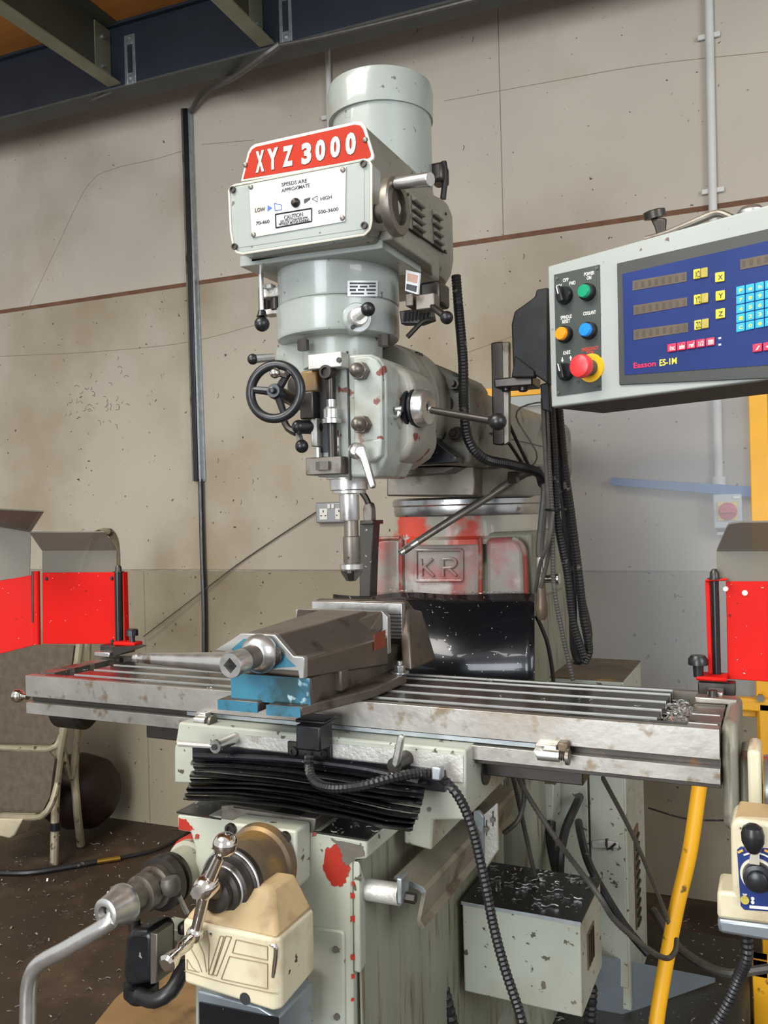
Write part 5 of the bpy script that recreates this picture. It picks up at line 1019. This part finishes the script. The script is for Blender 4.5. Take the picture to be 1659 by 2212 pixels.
for pts in ([(1367, 607), (1484, 587), (1484, 608), (1367, 628)], [(1369, 660), (1485, 642), (1485, 661), (1369, 681)], [(1369, 713), (1487, 697), (1487, 717), (1369, 735)], [(1599, 561), (1760, 530), (1760, 552), (1600, 583)]):
    d_ = G().prism([BP(*p) for p in pts], cn*.0008).out('digit_window', 'display_brown', bz)
    (ax_, ay_), (bx_, by_) = pts[0], pts[1]; n_d = 8 if bx_ < 1600 else 10
    g = G()
    for k in range(n_d):
        f0 = (k+.25)/n_d; f1 = (k+.7)/n_d
        g.prism([BP(ax_+(bx_-ax_)*f0, ay_+(by_-ay_)*f0+4, .0058), BP(ax_+(bx_-ax_)*f1, ay_+(by_-ay_)*f1+4, .0058), BP(ax_+(bx_-ax_)*f1, ay_+(by_-ay_)*f1+17, .0058), BP(ax_+(bx_-ax_)*f0, ay_+(by_-ay_)*f0+17, .0058)], cn*.0002)
    g.out('dark_digits', 'digit_brown', d_)
def key(x, y, w_, h_, m, txt=None, ink='ink_black', ts=.5, par=bz, th=.003, lean=-.17):
    a = [BP(x, y), BP(x+w_, y+w_*lean), BP(x+w_, y+h_+w_*lean), BP(x, y+h_)]
    o = G().prism(a, cn*th).out('key', m, par, .0012)
    if txt:
        mx = (1-ts)/2*w_; my = (1-min(.8, ts))/2*h_
        text(txt, (x+mx, y+h_-my+mx*lean), (x+w_-mx, y+h_-my+(w_-mx)*lean), (x+mx, y+my+mx*lean), 'key_letter', ink, o, C0+cn*(.005+th+.0001), cn, .0002)
    return o
for (x, y, s1_) in ((1499, 583, 'X/2'), (1500, 638, 'Y/2'), (1501, 693, 'Z/2')):
    key(x, y, 15, 21, 'key_yellow', s1_, ts=.7); key(x+16, y-3, 15, 21, 'key_yellow_worn')
for (x, y, s1_) in ((1546, 590, 'X'), (1547, 630, 'Y'), (1547, 669, 'Z')): key(x, y, 20, 21, 'key_yellow', s1_, ts=.5)
lab = [['F', 'sdm', 'fn', 'M', '%'], ['7', '8', '9', '/', '('], ['4', '5', '6', 'x', ')'], ['1', '2', '3', '-', 'E'], ['C', '0', '.', '+', '=']]
for r_ in range(5):
    for c_ in range(5):
        key(1591+c_*20.6, 620+r_*20-c_*4.2, 18.5, 18.5, 'key_blue', lab[r_][c_], 'ink_yellow', .42, lean=-.2, th=.002)
for i, s1_ in enumerate(('inc', 'sdm', 'ref', '1/2', 'mm')): key(1443+i*20.8, 744-i*3.2, 18.5, 17.5, 'key_red', s1_, 'ink_white', .6, lean=-.15)
for i, s1_ in enumerate(('/', '<')): key(1627+i*23, 744-i*3.2, 20, 18, 'key_red', s1_, 'ink_white', .5, lean=-.15)
for y in (731, 745): G().prism([BP(1552, y-2), BP(1558, y-3), BP(1558, y+1), BP(1552, y+2)], cn*.0005).out('led_mark', 'pipe_white', bz)
text('Easson', (1369, 796), (1417, 791), (1369, 784), 'brand_lettering', 'ink_crimson', bz, C0+cn*.0051, cn)
text('ES-1M', (1425, 791), (1462, 786), (1425, 777), 'model_lettering', 'ink_yellow', bz, C0+cn*.0051, cn)
def st(s, a, b, c, m='ink_white'): text(s, a, b, c, 'lettering', m, sp_, SPP, cn, .0003)
st('OFF', (1216, 610), (1228, 608), (1216, 602)); st('FWD', (1230, 617), (1243, 614), (1230, 609)); st('REV', (1202, 624), (1214, 621), (1202, 616)); st('POWER\nON', (1262, 606), (1284, 602), (1262, 589))
st('SPINDLE\nRESET', (1211, 700), (1235, 696), (1211, 683)); st('COOLANT', (1260, 682), (1287, 678), (1260, 674)); st('KNEE', (1217, 767), (1232, 764), (1217, 759)); st('EMERGENCY\nSTOP', (1257, 769), (1293, 764), (1257, 752), 'ink_red')
for x, y, s_ in ((1215, 777, 1), (1233, 774, -1)):
    G().prism([K(x-1, y-5*s_, .002), K(x+1, y-5*s_, .002), K(x+1, y, .002), K(x+3, y, .002), K(x, y+6*s_, .002), K(x-3, y, .002), K(x-1, y, .002)], cn*.0004).out('arrow_mark', 'ink_white', sp_)
def button(x, y, m, name='push_button'):
    c = K(x+4, y+2); o = G().lathe(c, cn, [(0, .0158), (.012, .0150), (.014, .0125)], 32).out(name, 'black_plastic', ct); G().lathe(c, cn, [(.012, .0122), (.019, .0118), (.021, .0105), (.0215, .001)], 32).out('button_cap', m, o); return o
button(1269, 630, 'button_green'); button(1220, 721, 'button_orange'); button(1272, 713, 'button_blue')
def selector(x, y):
    c = K(x+4, y+2); o = G().lathe(c, cn, [(0, .0165), (.010, .0160), (.012, .0145)], 32).out('selector_switch', 'black_plastic', ct)
    d = (EZ*.96-ce*.25).normalized(); s_ = cn.cross(d); G().obox(c+cn*.017, s_*.010, d*.030, cn*.014).out('selector_grip', 'black_plastic', o, .002); G().obox(c+cn*.0245+d*.007, s_*.002, d*.014, cn*.001).out('pointer', 'ink_white', o)
selector(1219, 637); selector(1222, 802)
c = K(1278, 795); es = G().lathe(c, cn, [(0, .026), (.003, .0255)], 40).out('emergency_stop', 'estop_yellow', ct)
G().lathe(c, cn, [(.003, .014), (.024, .013), (.026, .0205), (.034, .0215), (.040, .019), (.043, .013), (.044, .001)], 40).out('mushroom_cap', 'estop_red', es); G().lathe(c, cn, [(.002, .0145), (.024, .0142)], 24).out('stem', 'hose_grey', es)
G().torus(c+cn*.0415, cn, .012, .0009, 32, 6).out('cap_ring', 'key_red', es)
for p in ((1204, 601), (1290, 579), (1207, 848), (1294, 833)):
    q = K(*p, .002); G().lathe(q, cn, [(0, .0035), (.002, .003)], 12).out('screw', 'dull_steel', sp_)
text('D', (1247, 828), (1253, 827), (1247, 822), 'etched_mark', 'ink_black', sp_, SPP, cn, .0003)
# arm bracket behind the console
arm = thing('console_arm', 'black steel bracket arm carrying the control console from the ram', 'bracket', A(1080, 960, Y=1.86))
G().prism(px([(1108, 815), (1104, 700), (1111, 672), (1135, 655), (1155, 640), (1158, 625), (1184, 620), (1184, 830), (1140, 800)], Y=1.74), (0, .05, 0)).out('arm_housing', 'arm_black', arm, .004)
G().prism(px([(1060, 740), (1084, 737), (1093, 745), (1095, 955), (1082, 962), (1064, 960)], Y=1.82), (0, .018, 0)).out('upright_bar', 'dark_steel', arm, .003)
G().prism(px([(1084, 738), (1100, 738), (1100, 955), (1088, 962)], Y=1.80), (0, .014, 0)).out('upright_flange', 'dull_steel', arm, .002)
G().prism(px([(1066, 818), (1150, 810), (1150, 832), (1068, 838)], Y=1.76), (0, .07, 0)).out('pivot_block', 'dark_steel', arm, .003)
G().prism(px([(1112, 768), (1155, 800), (1155, 815), (1104, 815)], Y=1.735), (0, .02, 0)).out('gusset', 'arm_black', arm, .003)
for x in (1094, 1130):
    c = A(x, 838, Y=1.78); G().lathe(c, -EZ, [(-.005, .010), (.006, .010), (.008, .007)], 16).out('pivot_bolt', 'dark_steel', arm)
G().prism(px([(1166, 830), (1186, 825), (1188, 890), (1170, 885)], Y=1.78), (0, .02, 0)).out('cable_guide', 'arm_black', arm, .003)
# spanners and cap on top of the console
zt_ = top+.002
def onTop(x, y): return A(x, y, Z=zt_)
s1 = thing('ring_spanner', 'dark cranked ring spanner standing up near the console top middle', 'spanner', K(1430, 516, -.04), 'tools on the console')
a = K(1432, 513, -.035); b = K(1416, 462, -.035)
G().prism([K(1418, 513, -.03), K(1440, 511, -.03), K(1434, 492, -.03), K(1436, 470, -.03), K(1402, 470, -.03), K(1412, 490, -.03)], -cn*.010).out('shank', 'dark_steel', s1, .003)
G().lathe(K(1414, 463, -.04), (EZ+cn*.3), [(-.008, .010), (-.006, .0185), (.006, .0185), (.008, .012), (-.004, .010)], 28).out('ring_end', 'dark_steel', s1)
s2_ = thing('ring_spanner', 'long cranked ring spanner lying on the console top, right of the upright one', 'spanner', K(1560, 480, -.04), 'tools on the console')
G().tube([K(1395, 518, -.03), K(1440, 505, -.03), K(1500, 480, -.035), K(1540, 463, -.04), K(1560, 462, -.04), K(1585, 473, -.04), K(1600, 476, -.04)], .006, 10).out('shank', 'dull_steel', s2_)
G().lathe(K(1622, 460, -.04), EZ, [(-.014, .017), (-.010, .0205), (.002, .021), (.008, .016), (.010, .012), (-.002, .011)], 28).out('ring_end', 'bright_steel', s2_)
g = G(); c = K(1304, 545, -.06); c.z = top; g.lathe(c, EZ, [(0, .020), (.004, .0205), (.012, .016), (.017, .008), (.018, .001)], 28); tag(g.out('dome_cap', 'chrome'), 'small polished dome cap on the console top left', 'cap')
# ---- right lower background: cabinet, box, gutter
cb = thing('electrical_cabinet', 'tall pale green electrical cabinet behind the table, louvred on its side', 'cabinet', (-.46, 2.35, .13))
G().box(-.567, -.365, 2.2, 2.5, .14, .968).out('cabinet_body', 'base_green', cb, .004)
G().box(-.567, -.46, 2.194, 2.2, .2, .95).out('cabinet_door', 'base_green', cb, .002); G().box(-.455, -.37, 2.194, 2.2, .2, .95).out('cabinet_door', 'base_green', cb, .002)
G().box(-.459, -.456, 2.196, 2.199, .2, .95).out('door_gap', 'ink_black', cb)
G().box(-.567, -.365, 2.2, 2.5, .968, .972).out('oily_top', 'bronze_cast', cb)
lt_ = G().prism(px([(1278, 1818), (1300, 1816), (1335, 1820), (1336, 1832), (1280, 1832)], Y=2.185), (0, .006, 0)).out('door_latch', 'scraped_silver', cb, .001)
G().tube(px([(1310, 1812), (1312, 1835), (1330, 1822)], Y=2.183), .003, 6).out('latch_hook', 'dark_steel', lt_)
for k, (z0, z1) in enumerate(((.70, .82), (.30, .56))):
    lp_ = G().box(-.364, -.361, 2.30, 2.36, z0, z1).out('side_louvre', 'bronze_cast', cb)
    for j in range(int((z1-z0)/.025)): G().box(-.361, -.357, 2.305, 2.355, z0+.006+j*.025, z0+.014+j*.025).out('slat', 'dark_steel', lp_)
jb = thing('junction_box', 'small pale green junction box on the column side above black glands', 'box', A(1170, 1780, Y=2.1))
G().prism(px([(1146, 1690), (1196, 1692), (1194, 1775), (1146, 1772)], Y=2.10), (0, .08, 0)).out('box_body', 'base_green', jb, .003)
G().prism([A(1150, 1683, Y=2.10), A(1200, 1685, Y=2.10), A(1205, 1682, Y=2.17), A(1155, 1678, Y=2.17)], (0, 0, -.012)).out('rusty_lid', 'bronze_cast', jb, .002)
for lab, p, r in (('black conduit curving down from the upper gland on the green cabinet', [(1252, 1722, 2.17), (1244, 1740, 2.1), (1222, 1790, 2.05), (1210, 1850, 2.0), (1210, 1900, 2.0)], .011), ('black conduit falling from the lower gland on the green cabinet', [(1250, 1776, 2.17), (1254, 1800, 2.1), (1270, 1860, 2.0), (1300, 1920, 1.95), (1350, 2000, 1.95), (1400, 2060, 1.95)], .010), ('black conduit below the small junction box', [(1190, 1775, 2.1), (1190, 1820, 2.07), (1200, 1870, 2.03), (1208, 1905, 2.0)], .012)):
    cable(lab, p, r, name='black_conduit', grp='black conduits under the table')
for lab, p, r in (('long grey braided hose sagging diagonally across the green box', [(1112, 1660, 1.6), (1135, 1710, 1.62), (1200, 1810, 1.62), (1290, 1930, 1.56), (1330, 1990, 1.6), (1400, 2050, 1.7), (1440, 2070, 1.8), (1458, 2055, 1.85), (1462, 2030, 1.9)], .0052), ('thin grey braided hose from the table to behind the yellow hose', [(1302, 1680, 1.62), (1360, 1790, 1.75), (1400, 1880, 1.85), (1440, 1980, 1.95), (1450, 2020, 2.0)], .0045), ('short grey braided hose ending on the green box top', [(1105, 1665, 1.66), (1118, 1720, 1.7), (1135, 1800, 1.72), (1155, 1890, 1.76)], .0048), ('looped grey braided hose under the table by the slotted plate', [(1126, 1660, 1.64), (1132, 1720, 1.62), (1120, 1770, 1.6), (1088, 1800, 1.6)], .0048)):
    cable(lab, p, r, 'hose_grey', .1, 'braided_hose', 'hose', .004, 'grey braided hoses under the table')
cable('grey cable looping over the floor behind the table power feed', [(1410, 1965, 2.6), (1470, 2050, 2.5), (1560, 2100, 2.4), (1640, 2095, 2.4), (1720, 2080, 2.4)], .012, 'hose_grey', name='floor_cable')
t = thing('coolant_box', 'pale green box with chip covered black top, below the table right of centre', 'box', A(1120, 2140, Y=1.65))
q = [A(998, 1947, Y=1.6), A(1253, 1998, Y=1.6)]
x0, x1 = q[0].x, q[1].x; zt2 = .632; z0 = .455
G().box(x0, x1, 1.6, 1.80, z0, zt2).out('box_body', 'base_green', t, .003)
yb3 = A(1299, 1917, X=x1).y; zb3 = A(1299, 1917, X=x1).z
G().prism(vtx((x0-.002, 1.598, zt2), (x1+.003, 1.598, zt2), (x1+.003, 1.80, zt2), (x0-.002, 1.80, zt2)), (0, 0, .004)).out('rubber_top', 'black_rubber', t, .001)
G().box(x0-.001, x1+.002, 1.5975, 1.599, zt2-.004, zt2+.003).out('bright_edge', 'galvanised', t)
yw = A(1270, 2040, X=x1).y; G().box(x1, x1+.002, 1.655, 1.72, .515, .585).out('side_vent', 'bronze_cast', t, .001)
for k in range(3): G().box(x1+.002, x1+.004, 1.665+k*.018, 1.672+k*.018, .52, .58).out('vent_bar', 'dark_steel', t)
blk(965, 1002, 1895, 2080, 1.66, .05, 'base_green', 'box_bracket', mm)
# gutter bracket
gt = thing('steel_gutter', 'dirty Z-section steel gutter sloping back under the table', 'gutter', A(910, 1990, Y=1.30))
def zsec(Y_, pts): return [A(x, y, Y=Y_) for x, y in pts]
f1 = zsec(1.28, [(852, 1893), (913, 1920), (906, 2000), (900, 1996), (906, 1925), (850, 1898)])
s_ = [(852, 1893), (858, 1890), (915, 1916), (921, 1926), (911, 1975), (908, 1988), (914, 1996), (918, 2003), (912, 2008), (903, 1998), (901, 1985), (911, 1930), (907, 1924), (850, 1898)]
f1 = zsec(1.23, s_); G().prism(f1, (0.0, .50, .0)).out('z_section', 'gutter_steel', gt, ang=25)
G().prism(f1[:1]+f1[1:4]+f1[-3:], (0, -.001, 0)).out('bright_end', 'galvanised', gt)
a = A(774, 1918, Y=1.20); b = A(865, 1932, Y=1.20); G().cyl(a, b, .0165, .0165, 24).out('support_tube', 'scraped_silver', gt)
blk(856, 868, 1897, 1955, 1.185, .03, 'galvanised', 'end_plate', gt)
c = A(872, 1937, Y=1.20); G().lathe(c, EX, [(0, .008), (.02, .008)], 6).out('nut', 'dark_steel', gt)
sp2 = G().prism(px([(1042, 1762), (1072, 1735), (1074, 1835), (1044, 1880)], Y=1.50), (.003, .003, 0)).out('slotted_bracket', 'scraped_silver', gt, .001)
G().prism(px([(1022, 1752), (1032, 1750), (1044, 1765), (1044, 1880), (1032, 1876), (1024, 1800)], Y=1.495), (.002, .006, 0)).out('slotted_bracket', 'galvanised', gt, .001)
for x, y in ((1051, 1790), (1065, 1770)):
    G().prism(px([(x-1, y-18), (x+1, y-19), (x+1, y+14), (x-1, y+16)], Y=1.499), (0, -.001, 0)).out('slot', 'ink_black', sp2); c = A(x, y, Y=1.498); G().cyl(c, c-EY*.005, .005, .005, 8).out('screw', 'dull_steel', sp2)
cable('black ribbed cable from the limit switch across the saddle down to the floor', [(668, 1622, 1.245), (668, 1660, 1.235), (682, 1690, 1.21), (720, 1703, 1.18), (780, 1698, 1.18), (850, 1680, 1.21), (910, 1670, 1.25), (950, 1678, 1.27), (990, 1720, 1.27), (1020, 1790, 1.27), (1046, 1900, 1.27), (1066, 2000, 1.27), (1090, 2090, 1.27), (1120, 2180, 1.27), (1135, 2240, 1.27)], .0078, rib=.1, name='switch_cable', step=.0035)
g = G(); c = A(946, 1668, Y=1.26); g.obox(c, EX*.016, EY*.02, EZ*.022); tag(g.out('cable_clip', 'galvanised', None, .003), 'small metal clip holding the ribbed switch cable on the saddle', 'clip')
cable('short dark ribbed hose leaving the knee side at the bottom', [(921, 2040, 1.62), (938, 2056, 1.58), (948, 2085, 1.56), (960, 2140, 1.55), (975, 2200, 1.55), (985, 2260, 1.55)], .0115, 'hose_black', .1, 'knee_hose', 'hose', .006)
cable('dark ribbed hose at the right of the green box bottom', [(1278, 2130, 1.75), (1276, 2170, 1.75), (1272, 2250, 1.75)], .012, 'hose_black', .1, 'box_hose', 'hose', .006)
cable('thin black cable on the wall behind the yellow hose', [(1400, 1745, 3.0), (1480, 1768, 3.0), (1560, 1772, 3.0), (1600, 1766, 3.0)], .003, 'hose_black', name='wall_cable')
cable('thin black cable lying along the column side behind the hoses', [(1158, 1330, 2.0), (1180, 1380, 2.0), (1192, 1440, 2.0), (1196, 1480, 2.0)], .005, 'hose_black', name='column_cable')
# ---- loose swarf
def swarf(name, lab, pts_fn, n, s0, s1_):
    g = G()
    for i in range(n):
        p = pts_fn(); s = random.uniform(s0, s1_); an = random.uniform(0, 6.28); d = Vector((math.cos(an), math.sin(an), 0)); e = d.cross(EZ)
        if random.random() < .6:
            w_ = s*.35; up = EZ*s*random.uniform(.1, .5)
            v = [g.b.verts.new(q) for q in (p, p+d*s*.5+up, p+d*s, p+e*w_, p+d*s*.5+up+e*w_, p+d*s+e*w_)]
            g.b.faces.new((v[0], v[1], v[4], v[3])); g.b.faces.new((v[1], v[2], v[5], v[4]))
        else:
            L_ = [p+d*(s*.5*k)+e*(s*.25*math.sin(k*1.6))+EZ*(s*.12*(1+math.cos(k*1.6))) for k in range(6)]
            for a, b in zip(L_, L_[1:]):
                v = [g.b.verts.new(q) for q in (a, b, b+EZ*s*.18, a+EZ*s*.18)]; g.b.faces.new(v)
    o = g.out(name, 'swarf'); tag(o, lab, 'swarf', kind='stuff'); return o
U_ = random.uniform
swarf('floor_swarf', 'scattered bright metal swarf over the dark floor left of the machine', lambda: Vector((U_(-3.2, -.98), U_(.9, 3.0), .002)), 650, .004, .018)
swarf('floor_swarf', 'scattered bright metal swarf over the floor by the clear screen', lambda: Vector((U_(-.35, 1.0), U_(1.9, 3.1), .002)), 220, .005, .02)
swarf('base_swarf', 'metal swarf lying on the machine base beside the drip tray', lambda: Vector((U_(-1.05, -.12), U_(1.46, 2.2), .132)), 240, .004, .02)
swarf('box_swarf', 'curled metal swarf on the black top of the green box', lambda: Vector((U_(x0+.02, x1-.01), U_(1.61, 1.79), zt2+.005)), 70, .004, .014)
swarf('table_swarf', 'fine metal swarf sprinkled over the milling table top', lambda: Vector((U_(-.62, -.19), U_(1.34, 1.6), TZ+.001)) if random.random() < .4 else Vector((U_(-1.44, -.9), U_(1.34, 1.6), TZ+.001)), 60, .002, .006)
swarf('trough_swarf', 'clump of oily metal swarf packed in the right table trough', lambda: Vector((U_(-.175, -.135), U_(1.375, 1.55), TZ-.022+abs(random.gauss(0, .007)))), 420, .004, .012)
swarf('way_swarf', 'metal swarf lying on the knee ways under the rubber way cover', lambda: Vector((U_(-.93, -.86) if random.random() < .4 else U_(-.67, -.59), U_(1.175, 1.26), .9125)), 26, .004, .012)
swarf('cover_swarf', 'fine metal swarf on the ledge above the black chip cover', lambda: Vector((U_(-.93, -.53), U_(1.965, 1.985), 1.207+.004*random.random())), 60, .003, .008)
